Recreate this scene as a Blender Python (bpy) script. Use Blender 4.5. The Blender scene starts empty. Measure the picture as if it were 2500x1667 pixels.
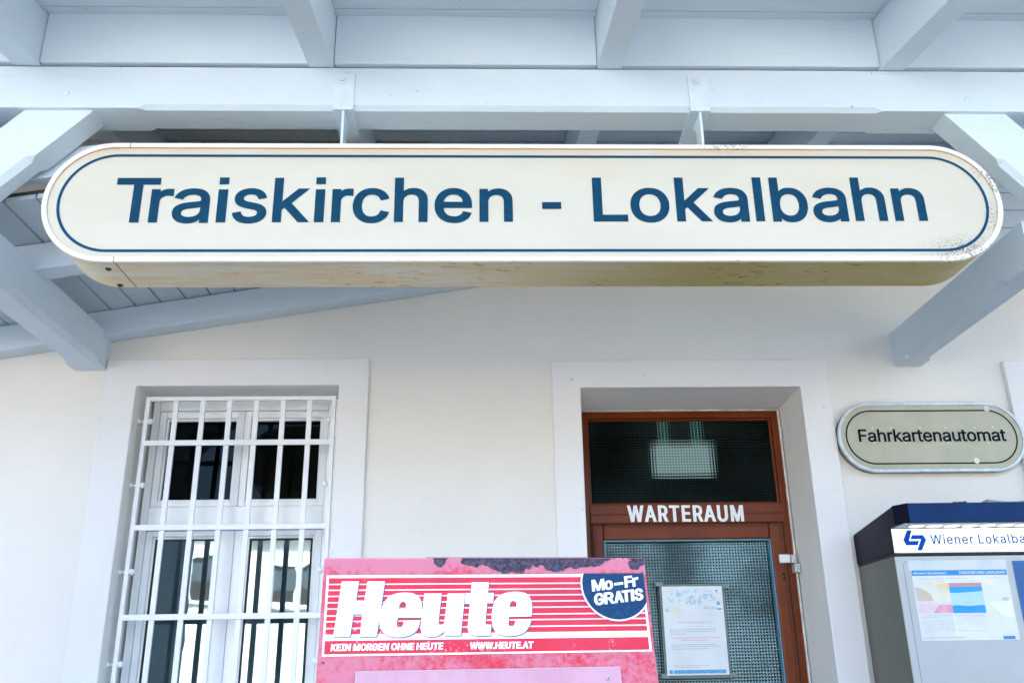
import bpy, math, random
from mathutils import Vector, Matrix
from mathutils.geometry import delaunay_2d_cdt

R = math.radians
scene = bpy.context.scene
COL = scene.collection
random.seed(7)

# ------------------------------------------------------------------ camera
PITCH, ROLL, YAW = R(20.225), R(-0.921), R(2.007)
CAM = Vector((0.0, -4.8, 1.15))
fwd = Vector((math.sin(YAW) * math.cos(PITCH), math.cos(YAW) * math.cos(PITCH), math.sin(PITCH)))
rgt = Vector((math.cos(YAW), -math.sin(YAW), 0))
upv = rgt.cross(fwd)
r2 = math.cos(ROLL) * rgt + math.sin(ROLL) * upv
u2 = -math.sin(ROLL) * rgt + math.cos(ROLL) * upv
cam_data = bpy.data.cameras.new('camera')
cam_data.lens = 32.33
cam_data.sensor_width = 36
cam_data.sensor_fit = 'HORIZONTAL'
cam_data.clip_start = 0.05
cam_data.clip_end = 1000
cam = bpy.data.objects.new('camera', cam_data)
cam.matrix_world = Matrix(((r2.x, u2.x, -fwd.x, CAM.x), (r2.y, u2.y, -fwd.y, CAM.y), (r2.z, u2.z, -fwd.z, CAM.z), (0, 0, 0, 1)))
COL.objects.link(cam)
scene.camera = cam

# ------------------------------------------------------------------ sky, sun, exposure
SUN_EL, SUN_AZ = R(50), R(12)         # behind the station: this front is in open shade, the ground beyond is sunlit
world = bpy.data.worlds.new('World')
scene.world = world
world.use_nodes = True
wn = world.node_tree.nodes
wn.clear()
sky = wn.new('ShaderNodeTexSky')
sky.sky_type = 'NISHITA'
sky.sun_disc = False
sky.sun_elevation = SUN_EL
sky.sun_rotation = SUN_AZ
sky.air_density = 1.0
sky.dust_density = 5.0
bg = wn.new('ShaderNodeBackground')
bg.inputs['Strength'].default_value = 0.15
wo = wn.new('ShaderNodeOutputWorld')
world.node_tree.links.new(sky.outputs[0], bg.inputs[0])
world.node_tree.links.new(bg.outputs[0], wo.inputs[0])

sun_data = bpy.data.lights.new('sun', 'SUN')
sun_data.energy = 4.0
sun_data.angle = R(0.5)
sun_data.color = (1.0, 0.955, 0.88)
sun = bpy.data.objects.new('sun', sun_data)
sd = Vector((math.sin(SUN_AZ) * math.cos(SUN_EL), math.cos(SUN_AZ) * math.cos(SUN_EL), math.sin(SUN_EL)))
sun.rotation_euler = (-sd).to_track_quat('-Z', 'Y').to_euler()
sun.location = sd * 40
COL.objects.link(sun)

vs = scene.view_settings
vs.view_transform = 'Standard'
vs.look = 'None'
vs.gamma = 1.0
vs.use_curve_mapping = False
vs.exposure = 2.74
scene.cycles.max_bounces = 10
scene.cycles.diffuse_bounces = 6
scene.cycles.transparent_max_bounces = 16
scene.cycles.sample_clamp_indirect = 6.0

# ------------------------------------------------------------------ material helpers
class NT:
    def __init__(self, name):
        self.m = bpy.data.materials.new(name)
        self.m.use_nodes = True
        self.t = self.m.node_tree
        self.t.nodes.clear()
        self.out = self.n('ShaderNodeOutputMaterial')
    def n(self, typ, **kw):
        nd = self.t.nodes.new(typ)
        for k, v in kw.items():
            setattr(nd, k, v)
        return nd
    def l(self, a, b):
        self.t.links.new(a, b)
    def set(self, sock, v):
        if hasattr(v, 'is_linked') or hasattr(v, 'links'):
            self.l(v, sock)
        else:
            sock.default_value = v
    def coord(self, scale=(1, 1, 1), loc=(0, 0, 0)):
        tc = self.n('ShaderNodeTexCoord')
        mp = self.n('ShaderNodeMapping')
        mp.inputs['Scale'].default_value = scale
        mp.inputs['Location'].default_value = loc
        self.l(tc.outputs['Object'], mp.inputs['Vector'])
        return mp.outputs['Vector']
    def noise(self, vec, scale, detail=4, rough=0.55, dist=0.0):
        nz = self.n('ShaderNodeTexNoise')
        nz.inputs['Scale'].default_value = scale
        nz.inputs['Detail'].default_value = detail
        nz.inputs['Roughness'].default_value = rough
        nz.inputs['Distortion'].default_value = dist
        self.l(vec, nz.inputs['Vector'])
        return nz.outputs['Fac']
    def ramp(self, fac, lo, hi, a=0.0, b=1.0):
        mr = self.n('ShaderNodeMapRange')
        mr.interpolation_type = 'SMOOTHSTEP'
        mr.inputs['From Min'].default_value = lo
        mr.inputs['From Max'].default_value = hi
        mr.inputs['To Min'].default_value = a
        mr.inputs['To Max'].default_value = b
        self.l(fac, mr.inputs['Value'])
        return mr.outputs['Result']
    def math(self, op, a, b=0.0):
        md = self.n('ShaderNodeMath', operation=op)
        self.set(md.inputs[0], a)
        self.set(md.inputs[1], b)
        return md.outputs[0]
    def mix(self, fac, a, b):
        mx = self.n('ShaderNodeMix', data_type='RGBA')
        self.set(mx.inputs['Factor'], fac)
        for s, v in ((mx.inputs[6], a), (mx.inputs[7], b)):
            if isinstance(v, tuple):
                s.default_value = (v[0], v[1], v[2], 1)
            else:
                self.l(v, s)
        return mx.outputs[2]
    def spot(self, c, r):
        """1 at point c falling to 0 at the ellipsoid of radii r (world metres)"""
        v = self.coord((1 / r[0], 1 / r[1], 1 / r[2]), (-c[0] / r[0], -c[1] / r[1], -c[2] / r[2]))
        ln = self.n('ShaderNodeVectorMath', operation='LENGTH')
        self.l(v, ln.inputs[0])
        return self.ramp(ln.outputs['Value'], 0.0, 1.0, 1.0, 0.0)
    def bump(self, h, strength, dist=0.01):
        b = self.n('ShaderNodeBump')
        b.inputs['Strength'].default_value = strength
        b.inputs['Distance'].default_value = dist
        self.l(h, b.inputs['Height'])
        return b.outputs['Normal']
    def done(self, color, rough=0.5, spec=0.5, metal=0.0, normal=None, emit=None, estr=0.0, coat=0.0):
        p = self.n('ShaderNodeBsdfPrincipled')
        if isinstance(color, tuple):
            p.inputs['Base Color'].default_value = (color[0], color[1], color[2], 1)
        else:
            self.l(color, p.inputs['Base Color'])
        self.set(p.inputs['Roughness'], rough)
        p.inputs['Specular IOR Level'].default_value = spec
        p.inputs['Metallic'].default_value = metal
        p.inputs['Coat Weight'].default_value = coat
        if normal is not None:
            self.l(normal, p.inputs['Normal'])
        if emit is not None:
            p.inputs['Emission Color'].default_value = (emit[0], emit[1], emit[2], 1)
            p.inputs['Emission Strength'].default_value = estr
        self.l(p.outputs[0], self.out.inputs[0])
        return self.m

def lin(r, g, b):
    f = lambda c: (c / 255 / 12.92) if c / 255 <= 0.04045 else ((c / 255 + 0.055) / 1.055) ** 2.4
    return (f(r), f(g), f(b))

def plain(name, color, rough=0.5, spec=0.5, metal=0.0, var=0.06, scale=9.0, bump=0.0, coat=0.0):
    t = NT(name)
    v = t.coord()
    f = t.noise(v, scale, 5)
    dark = tuple(c * (1 - var) for c in color)
    light = tuple(min(1, c * (1 + var)) for c in color)
    col = t.mix(t.ramp(f, 0.3, 0.7), dark, light)
    nrm = t.bump(t.noise(v, scale * 14, 3), bump, 0.004) if bump else None
    return t.done(col, rough, spec, metal, nrm, coat=coat)

def painted_wood(name, axis, base):
    """white gloss paint over planed timber, grain along one axis, a few scuffs"""
    t = NT(name)
    sc = [34.0, 34.0, 34.0]
    sc[axis] = 1.6
    g = t.noise(t.coord(tuple(sc)), 2.2, 6, 0.65)
    big = t.noise(t.coord(), 1.7, 3)
    fine = t.noise(t.coord(), 42, 4, 0.6)
    chips = t.ramp(t.noise(t.coord(), 27, 5, 0.6), 0.705, 0.73)
    col = t.mix(t.ramp(big, 0.35, 0.65), tuple(c * 0.955 for c in base), base)
    col = t.mix(t.math('MULTIPLY', t.ramp(g, 0.55, 0.8), 0.22), col, tuple(c * 0.78 for c in base))
    col = t.mix(chips, col, tuple(c * 0.62 for c in base))
    h = t.math('ADD', t.math('MULTIPLY', g, 0.8), t.math('MULTIPLY', fine, 0.4))
    h = t.math('ADD', h, t.math('MULTIPLY', chips, 1.6))
    return t.done(col, 0.42, 0.3, 0, t.bump(h, 0.65, 0.004))

# ------------------------------------------------------------------ mesh helpers
class MB:
    """collects faces in world coordinates and links them as ONE mesh object"""
    def __init__(self):
        self.v, self.f = [], []
    def poly(self, pts):
        n = len(self.v)
        self.v += [tuple(p) for p in pts]
        self.f.append(list(range(n, n + len(pts))))
        return self
    def box(self, x0, x1, y0, y1, z0, z1):
        n = len(self.v)
        self.v += [(x0, y0, z0), (x1, y0, z0), (x1, y1, z0), (x0, y1, z0), (x0, y0, z1), (x1, y0, z1), (x1, y1, z1), (x0, y1, z1)]
        for q in ((0, 3, 2, 1), (4, 5, 6, 7), (0, 1, 5, 4), (1, 2, 6, 5), (2, 3, 7, 6), (3, 0, 4, 7)):
            self.f.append([n + i for i in q])
        return self
    def hexa(self, a, b):
        """two matching loops joined by side walls and capped"""
        n, k = len(self.v), len(a)
        self.v += [tuple(p) for p in a] + [tuple(p) for p in b]
        self.f.append([n + i for i in range(k)][::-1])
        self.f.append([n + k + i for i in range(k)])
        for i in range(k):
            j = (i + 1) % k
            self.f.append([n + i, n + j, n + k + j, n + k + i])
        return self
    def loft(self, rings, cap=True):
        n, k = len(self.v), len(rings[0])
        for r in rings:
            self.v += [tuple(p) for p in r]
        for s in range(len(rings) - 1):
            for i in range(k):
                j = (i + 1) % k
                self.f.append([n + s * k + i, n + s * k + j, n + (s + 1) * k + j, n + (s + 1) * k + i])
        if cap:
            self.f.append([n + i for i in range(k)][::-1])
            self.f.append([n + (len(rings) - 1) * k + i for i in range(k)])
        return self
    def strip(self, outer, inner):
        """flat ring between two matching loops"""
        n, k = len(self.v), len(outer)
        self.v += [tuple(p) for p in outer] + [tuple(p) for p in inner]
        for i in range(k):
            j = (i + 1) % k
            self.f.append([n + i, n + j, n + k + j, n + k + i])
        return self
    def tube(self, p0, p1, r, k=14, r1=None):
        p0, p1 = Vector(p0), Vector(p1)
        d = (p1 - p0).normalized()
        a = d.orthogonal().normalized()
        b = d.cross(a)
        r1 = r if r1 is None else r1
        ring = lambda p, rr: [p + (a * math.cos(2 * math.pi * i / k) + b * math.sin(2 * math.pi * i / k)) * rr for i in range(k)]
        return self.loft([ring(p0, r), ring(p1, r1)])
    def dome(self, c, d, r, h, k=16):
        """rounded bolt head on a surface, axis d"""
        c, d = Vector(c), Vector(d).normalized()
        a = d.orthogonal().normalized()
        b = d.cross(a)
        rings = []
        for s in range(5):
            t = s / 4 * math.pi / 2 * 0.96
            rings.append([c + d * h * math.sin(t) + (a * math.cos(2 * math.pi * i / k) + b * math.sin(2 * math.pi * i / k)) * r * math.cos(t) for i in range(k)])
        return self.loft(rings)
    def build(self, name, mat, parent=None, bevel=0.0, smooth=False, seg=2):
        me = bpy.data.meshes.new(name)
        me.from_pydata(self.v, [], self.f)
        me.update()
        import bmesh
        bm = bmesh.new()
        bm.from_mesh(me)
        if len(self.f) > 1 and not getattr(self, 'flat', False):
            bmesh.ops.recalc_face_normals(bm, faces=bm.faces)
        if smooth:
            for f in bm.faces:
                f.smooth = True
        bm.to_mesh(me)
        bm.free()
        if smooth:
            me.set_sharp_from_angle(angle=R(35))
        me.materials.append(mat)
        o = bpy.data.objects.new(name, me)
        COL.objects.link(o)
        if bevel:
            md = o.modifiers.new('bevel', 'BEVEL')
            md.width = bevel
            md.segments = seg
            md.limit_method = 'ANGLE'
            md.angle_limit = R(30)
            md.harden_normals = False
        if parent is not None:
            attach(o, parent)
        return o

def world_loc(p):
    v = Vector((0, 0, 0))
    while p is not None:
        v = v + p.location
        p = p.parent
    return v

def attach(o, parent):
    """parent without moving: all meshes are modelled in world coordinates"""
    o.parent = parent
    off = Vector((0, 0, 0))
    q = parent
    while q is not None:
        off += q.location
        if q.parent is not None:
            off += q.matrix_parent_inverse.translation
        q = q.parent
    o.matrix_parent_inverse = Matrix.Translation(-off)

def tag(o, label, cat, group=None, kind=None):
    o['label'] = label
    o['category'] = cat
    if group:
        o['group'] = group
    if kind:
        o['kind'] = kind
    return o

def thing(name, loc, label, cat, group=None):
    o = bpy.data.objects.new(name, None)
    o.empty_display_size = 0.1
    o.location = loc
    COL.objects.link(o)
    return tag(o, label, cat, group)

def structure(o):
    o['kind'] = 'structure'
    return o

def copy_part(o, delta, parent=None):
    c = o.copy()
    COL.objects.link(c)
    if parent is not None:
        attach(c, parent)
    c.location = o.location + Vector(delta)
    for ch in list(o.children):
        d = ch.copy()
        COL.objects.link(d)
        d.parent = c
        d.matrix_parent_inverse = ch.matrix_parent_inverse.copy()
    return c

GLYPHS = {
'-': '453|337,244 337,188 114,188 114,244',
'.': '188|95,-4 83,-3 73,1 63,9 55,18 51,29 50,41 51,53 55,64 63,73 73,81 83,85 95,87 107,85 118,81 128,73 135,64 140,53 141,41 140,29 135,18 128,9 118,1 107,-3',
'A': '480|16,0 201,509 276,509 463,0 395,0 287,302 264,372 232,478 245,478 213,371 191,302 85,0|110,142 110,199 370,199 370,142',
'B': '456|60,0 60,509 241,509 274,507 304,501 329,491 350,477 367,461 381,442 390,421 396,398 398,374 397,353 393,336 387,320 378,307 368,295 356,286 343,278 329,272 315,267 315,262 331,260 347,254 363,245 378,234 391,220 402,203 411,184 416,161 418,136 416,111 410,88 400,67 386,48 368,31 344,18 317,8 284,2 247,0|125,57 245,57 281,60 309,67 330,80 344,96 353,115 355,137 354,153 350,169 342,184 333,197 320,209 306,218 289,225 269,229 248,231 125,231|125,285 238,285 256,287 273,290 288,296 302,304 314,314 323,326 330,340 335,355 336,372 333,393 326,412 313,429 294,442 270,449 240,452 125,452',
'C': '510|267,-7 225,-3 186,7 150,25 119,49 92,79 70,115 53,157 44,203 40,254 44,305 53,352 70,393 92,429 119,459 150,484 186,501 225,512 267,516 293,514 317,511 340,504 362,496 383,485 402,471 419,456 435,438 448,418 459,397 467,373 473,348 408,348 404,365 397,380 389,395 380,407 369,418 357,428 344,437 330,444 315,449 300,453 284,455 267,456 237,453 209,445 184,432 161,414 141,391 125,364 113,332 106,295 103,254 106,213 113,177 125,145 141,117 161,94 184,76 210,63 237,56 267,53 284,54 300,56 315,60 330,65 344,72 357,81 369,90 380,102 389,114 397,128 404,144 408,160 473,160 467,135 459,112 448,91 435,71 420,53 402,38 383,24 363,13 341,5 317,-2 293,-6',
'E': '419|60,0 60,509 372,509 372,452 125,452 125,286 355,286 355,229 125,229 125,57 375,57 375,0',
'F': '410|60,0 60,509 369,509 369,452 125,452 125,278 346,278 346,221 125,221 125,0',
'G': '520|269,-7 225,-3 185,7 149,25 118,49 91,79 69,116 53,157 43,203 40,254 43,305 53,352 69,393 91,429 117,459 149,484 184,501 223,512 265,516 291,514 316,510 340,504 363,494 384,483 403,469 421,453 436,436 449,416 460,395 468,373 474,349 408,349 402,365 395,379 387,393 378,406 368,417 356,427 344,436 330,443 315,448 300,453 283,455 265,456 236,453 209,445 183,432 160,414 141,392 125,364 113,332 106,295 103,254 106,213 113,177 125,145 141,117 161,95 184,76 210,63 238,56 269,53 296,55 322,61 345,71 365,85 382,102 396,123 407,147 413,173 415,202 434,199 283,199 283,256 478,256 478,200 475,160 466,124 451,91 431,62 406,38 377,19 344,5 308,-4',
'H': '517|60,0 60,509 125,509 125,289 392,289 392,509 457,509 457,0 392,0 392,232 125,232 125,0',
'I': '300|31,0 31,57 118,57 118,452 31,452 31,509 269,509 269,452 183,452 183,57 269,57 269,0',
'K': '467|104,145 104,216 139,261 174,303 212,344 364,509 448,509 231,276 228,276|60,0 60,509 125,509 125,334 124,225 125,193 125,0|372,0 188,259 228,309 449,0',
'L': '393|60,0 60,509 125,509 125,57 361,57 361,0',
'M': '628|60,0 60,509 152,509 277,187 287,159 299,123 311,84 322,49 307,49 318,83 330,121 342,158 352,187 476,509 568,509 568,0 504,0 504,291 504,327 505,369 506,413 507,457 513,457 498,409 482,363 467,322 456,291 342,0 286,0 170,291 159,321 145,361 129,408 112,457 119,457 120,416 121,372 122,328 122,291 122,0',
'N': '523|60,0 60,509 136,509 343,183 363,151 388,107 414,55 405,54 401,108 399,157 399,195 399,509 463,509 463,0 387,0 202,290 177,331 148,381 108,452 119,454 122,384 124,328 125,291 125,0',
'O': '533|267,-7 225,-3 186,7 150,25 119,49 92,79 70,115 53,157 44,203 40,254 44,305 53,352 70,393 92,429 119,459 150,484 186,501 225,512 267,516 309,512 348,501 384,484 415,459 442,429 464,393 480,352 490,305 493,254 490,203 480,157 464,115 442,79 415,49 384,25 348,7 309,-3|267,53 296,55 324,63 349,76 372,94 392,116 408,144 420,176 428,213 430,254 428,295 420,332 408,365 392,392 372,415 349,433 324,446 296,453 267,456 237,453 210,445 184,433 161,415 142,392 125,364 113,332 106,295 103,254 106,213 113,176 125,144 142,117 161,94 184,76 210,63 237,55',
'R': '449|60,0 60,509 236,509 273,506 305,500 333,489 356,473 376,455 390,433 401,408 407,381 409,352 407,323 401,296 390,271 376,250 356,232 333,217 305,206 273,200 236,198 96,198 96,255 234,255 258,256 280,260 298,267 313,276 325,287 334,300 340,316 344,333 345,352 344,371 340,389 334,405 325,419 313,430 298,440 279,446 258,451 233,452 125,452 125,0|353,0 230,229 303,229 428,0',
'S': '447|224,-9 188,-7 156,-1 128,9 102,23 81,40 64,60 51,83 42,109 38,137 104,137 108,118 114,102 123,88 136,76 150,66 166,59 185,53 204,50 224,49 246,50 267,54 286,60 303,69 317,79 329,92 338,106 344,122 346,139 344,154 340,168 332,179 322,189 310,197 296,205 245,222 184,239 145,253 112,269 86,289 67,313 56,341 52,372 54,400 62,425 75,448 92,468 113,484 138,498 165,508 195,514 227,516 259,514 289,508 316,498 340,484 360,468 377,449 390,427 398,403 401,378 337,378 332,402 320,421 302,437 280,449 254,456 225,459 204,457 185,454 167,448 152,440 139,430 129,418 121,405 117,391 115,376 117,359 122,345 131,334 142,324 155,315 169,308 212,293 264,279 312,264 328,256 344,248 359,238 372,226 384,213 395,198 402,180 407,161 408,139 406,112 399,87 386,64 370,43 349,25 323,11 294,0 261,-7',
'T': '449|32,452 32,509 417,509 417,452 257,452 257,0 193,0 193,452',
'U': '517|259,-8 220,-6 186,2 154,15 126,33 103,55 85,80 71,108 63,140 60,173 60,509 124,509 124,178 126,155 132,133 141,113 153,95 169,80 187,68 208,59 232,53 259,52 285,53 309,59 331,68 349,80 364,95 377,113 385,133 391,155 393,178 393,509 457,509 457,173 454,140 446,108 433,80 414,55 391,33 363,15 332,2 297,-6',
'W': '686|155,0 16,509 82,509 163,196 175,145 187,94 197,40 189,40 200,94 211,145 224,196 306,509 380,509 462,196 474,145 486,94 497,40 488,40 499,94 510,145 523,196 603,509 670,509 530,0 455,0 368,323 351,391 336,475 350,475 335,395 318,323 230,0',
'a': '389|160,-9 137,-7 115,-3 94,5 76,15 60,29 48,45 38,63 32,84 30,108 32,128 36,146 43,161 53,174 64,184 78,193 92,200 108,206 125,211 178,220 234,227 247,229 257,231 265,235 271,240 274,246 276,255 276,257 275,272 272,285 267,297 260,307 251,315 240,322 227,327 212,330 196,331 178,330 163,327 149,322 137,316 127,309 118,301 110,292 104,283 100,274 41,291 51,313 64,331 79,346 95,358 114,368 133,375 153,380 173,383 194,384 239,379 255,375 271,369 286,360 300,350 312,336 322,320 330,301 335,278 337,251 337,0 277,0 277,52 272,52 252,25 242,16 229,8 215,1 199,-4 181,-7|170,45 192,47 211,51 228,59 242,68 254,80 263,93 270,108 274,122 276,138 276,190 259,182 231,176 200,171 175,168 134,159 122,153 112,147 103,139 97,130 93,118 92,105 93,93 96,82 102,72 109,64 119,57 130,52 142,48 156,46',
'b': '424|229,-8 208,-7 189,-3 172,4 159,12 147,21 138,31 118,59 112,59 112,0 53,0 53,509 114,509 114,319 118,319 137,346 147,355 158,364 171,373 188,379 207,383 229,384 259,382 287,374 313,361 335,342 354,320 370,293 381,261 388,227 390,189 388,151 381,116 370,84 355,57 336,34 313,16 288,3 260,-6|220,47 242,49 262,55 279,66 294,80 306,97 316,117 323,139 327,163 328,189 327,215 323,239 316,261 307,281 295,298 280,311 262,322 243,328 220,330 198,328 178,322 161,312 147,299 134,282 125,263 118,241 114,216 113,189 114,162 118,138 125,115 135,95 147,78 162,65 179,55 198,49',
'c': '396|207,-8 174,-5 144,3 117,16 93,35 72,58 56,85 44,116 37,150 34,187 37,225 44,260 56,291 72,318 93,341 117,360 144,374 174,382 207,384 226,384 243,381 260,377 276,371 291,364 305,356 318,346 330,335 340,322 349,308 356,293 362,277 303,262 290,289 270,311 242,325 207,330 184,328 163,321 145,310 130,296 118,278 108,258 102,236 98,212 96,187 98,163 102,139 108,117 118,97 130,80 145,66 163,55 184,49 207,46 243,52 271,66 292,89 304,117 363,102 357,86 350,70 341,56 331,43 319,32 306,21 292,12 277,5 261,-1 244,-5 226,-7',
'e': '404|212,-8 177,-5 145,3 117,16 92,35 72,58 56,85 44,116 37,150 34,187 36,224 44,258 55,290 71,317 91,340 115,359 142,373 172,382 205,384 226,383 246,380 266,374 285,366 303,355 319,341 334,324 347,305 357,282 365,256 370,227 371,194 371,169 75,169 75,221 338,221 310,202 308,226 304,248 298,269 288,286 277,301 263,314 246,323 227,328 205,330 183,328 164,323 146,313 131,301 119,286 109,270 102,251 97,231 96,211 96,178 98,151 102,127 110,106 121,88 135,73 151,61 169,53 190,48 212,46 227,47 241,49 254,53 265,58 276,65 285,73 294,82 300,93 306,105 365,91 358,72 348,55 335,39 320,26 302,14 283,4 261,-3 237,-7',
'f': '254|228,379 228,327 6,327 6,379|81,0 81,432 82,452 87,470 96,486 107,499 120,510 135,519 152,525 169,529 187,530 222,527 243,521 227,468 215,472 195,474 178,472 164,468 154,460 147,449 143,435 142,419 142,0',
'h': '410|114,227 114,0 53,0 53,509 114,509 114,287 102,287 116,319 132,344 152,362 175,374 200,382 227,384 252,383 275,377 295,369 313,356 328,340 341,321 350,298 355,271 357,240 357,0 296,0 296,235 293,263 286,286 273,304 256,318 235,326 210,329 192,328 176,324 161,317 147,308 136,297 126,283 119,266 115,248',
'i': '167|53,0 53,379 114,379 114,0|84,443 73,444 63,448 54,455 47,463 43,472 41,483 43,494 47,504 54,512 63,518 73,522 84,524 95,522 105,518 114,512 121,504 125,494 126,483 125,472 121,463 114,455 105,448 95,444',
'k': '381|110,137 110,212 121,212 284,379 360,379 184,199 177,199|53,0 53,509 114,509 114,0|294,0 148,186 191,229 372,0',
'l': '189|139,-2 112,0 91,8 74,20 62,37 55,59 53,84 53,509 114,509 114,99 114,83 117,71 120,62 126,57 135,53 146,52 160,53 170,54 181,3 162,-1',
'm': '610|53,0 53,379 112,379 112,295 108,295 114,314 122,331 132,346 144,358 158,368 172,376 187,382 203,385 219,386 245,383 268,375 287,361 303,342 314,320 321,295 312,295 318,312 326,329 337,343 350,356 364,366 381,375 398,381 417,385 437,386 458,385 478,380 497,372 514,361 529,346 541,328 550,307 555,283 557,255 557,0 496,0 496,254 493,279 485,298 473,313 456,323 438,329 419,330 402,329 387,326 374,320 363,312 353,302 345,290 340,277 336,263 335,247 335,0 274,0 274,260 272,280 265,297 253,311 238,322 220,328 199,330 185,329 171,326 158,320 145,312 135,302 126,289 119,274 115,257 114,238 114,0',
'n': '410|114,227 114,0 53,0 53,379 112,379 112,287 102,287 116,319 132,344 152,362 175,374 200,382 227,384 252,383 275,377 295,369 313,356 328,340 341,321 350,298 355,271 357,240 357,0 296,0 296,235 293,263 286,286 273,304 256,318 235,326 210,329 192,328 176,324 161,317 147,308 136,297 126,283 119,266 115,248',
'o': '415|207,-8 174,-5 144,3 117,16 93,35 72,58 56,85 44,116 37,150 34,187 37,225 44,260 56,291 72,318 93,341 117,360 144,374 174,382 207,384 241,382 271,374 299,360 323,341 343,318 359,291 371,260 379,225 381,187 379,150 371,116 359,85 343,58 323,35 299,16 271,3 241,-5|207,46 231,49 252,55 270,66 285,80 298,97 307,117 314,139 318,163 319,187 318,212 314,236 307,258 298,278 285,296 270,310 252,321 231,328 207,330 184,328 163,321 145,310 130,296 118,278 108,258 102,236 98,212 96,187 98,163 102,139 108,117 118,97 130,80 145,66 163,55 184,49',
'r': '259|53,0 53,379 112,379 112,321 115,321 124,339 137,354 152,367 171,377 191,383 213,385 229,384 243,384 243,322 230,324 207,326 190,324 174,321 159,315 146,306 135,296 126,284 119,269 115,254 114,237 114,0',
's': '365|182,-8 157,-7 133,-3 112,3 93,12 76,24 62,38 50,54 41,73 36,94 94,107 101,87 111,72 124,60 141,52 160,47 181,45 206,47 227,53 244,62 258,74 265,88 268,103 266,115 262,126 254,136 243,144 229,150 212,155 149,170 118,180 92,192 72,208 58,227 50,249 47,274 49,295 55,314 65,332 79,347 95,360 115,370 137,378 161,383 187,384 212,383 234,379 254,372 271,363 286,352 299,339 309,324 318,308 324,290 268,277 262,291 254,304 243,316 228,325 210,331 187,333 166,331 147,326 131,317 119,305 111,292 109,277 110,264 115,253 124,243 136,235 152,229 172,223 229,209 261,200 287,187 306,171 320,153 328,131 331,107 329,85 323,65 312,47 298,31 281,18 260,6 236,-2 210,-7',
't': '227|204,379 204,327 6,327 6,379|65,471 126,471 126,98 127,83 130,70 136,61 144,55 156,51 170,50 185,51 202,54 213,2 192,-3 168,-4 138,-1 113,7 92,21 77,41 68,64 65,93',
'u': '410|182,-5 158,-3 135,2 115,11 97,23 82,39 69,59 60,82 54,109 53,139 53,379 114,379 114,144 116,117 124,94 137,75 154,61 175,53 200,50 218,51 234,55 249,62 263,71 274,83 283,97 290,113 295,132 296,153 296,379 357,379 357,0 298,0 298,92 307,92 294,60 277,35 257,17 234,5 209,-3',
'–': '350|350,244 350,188 0,188 0,244',
}
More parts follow.
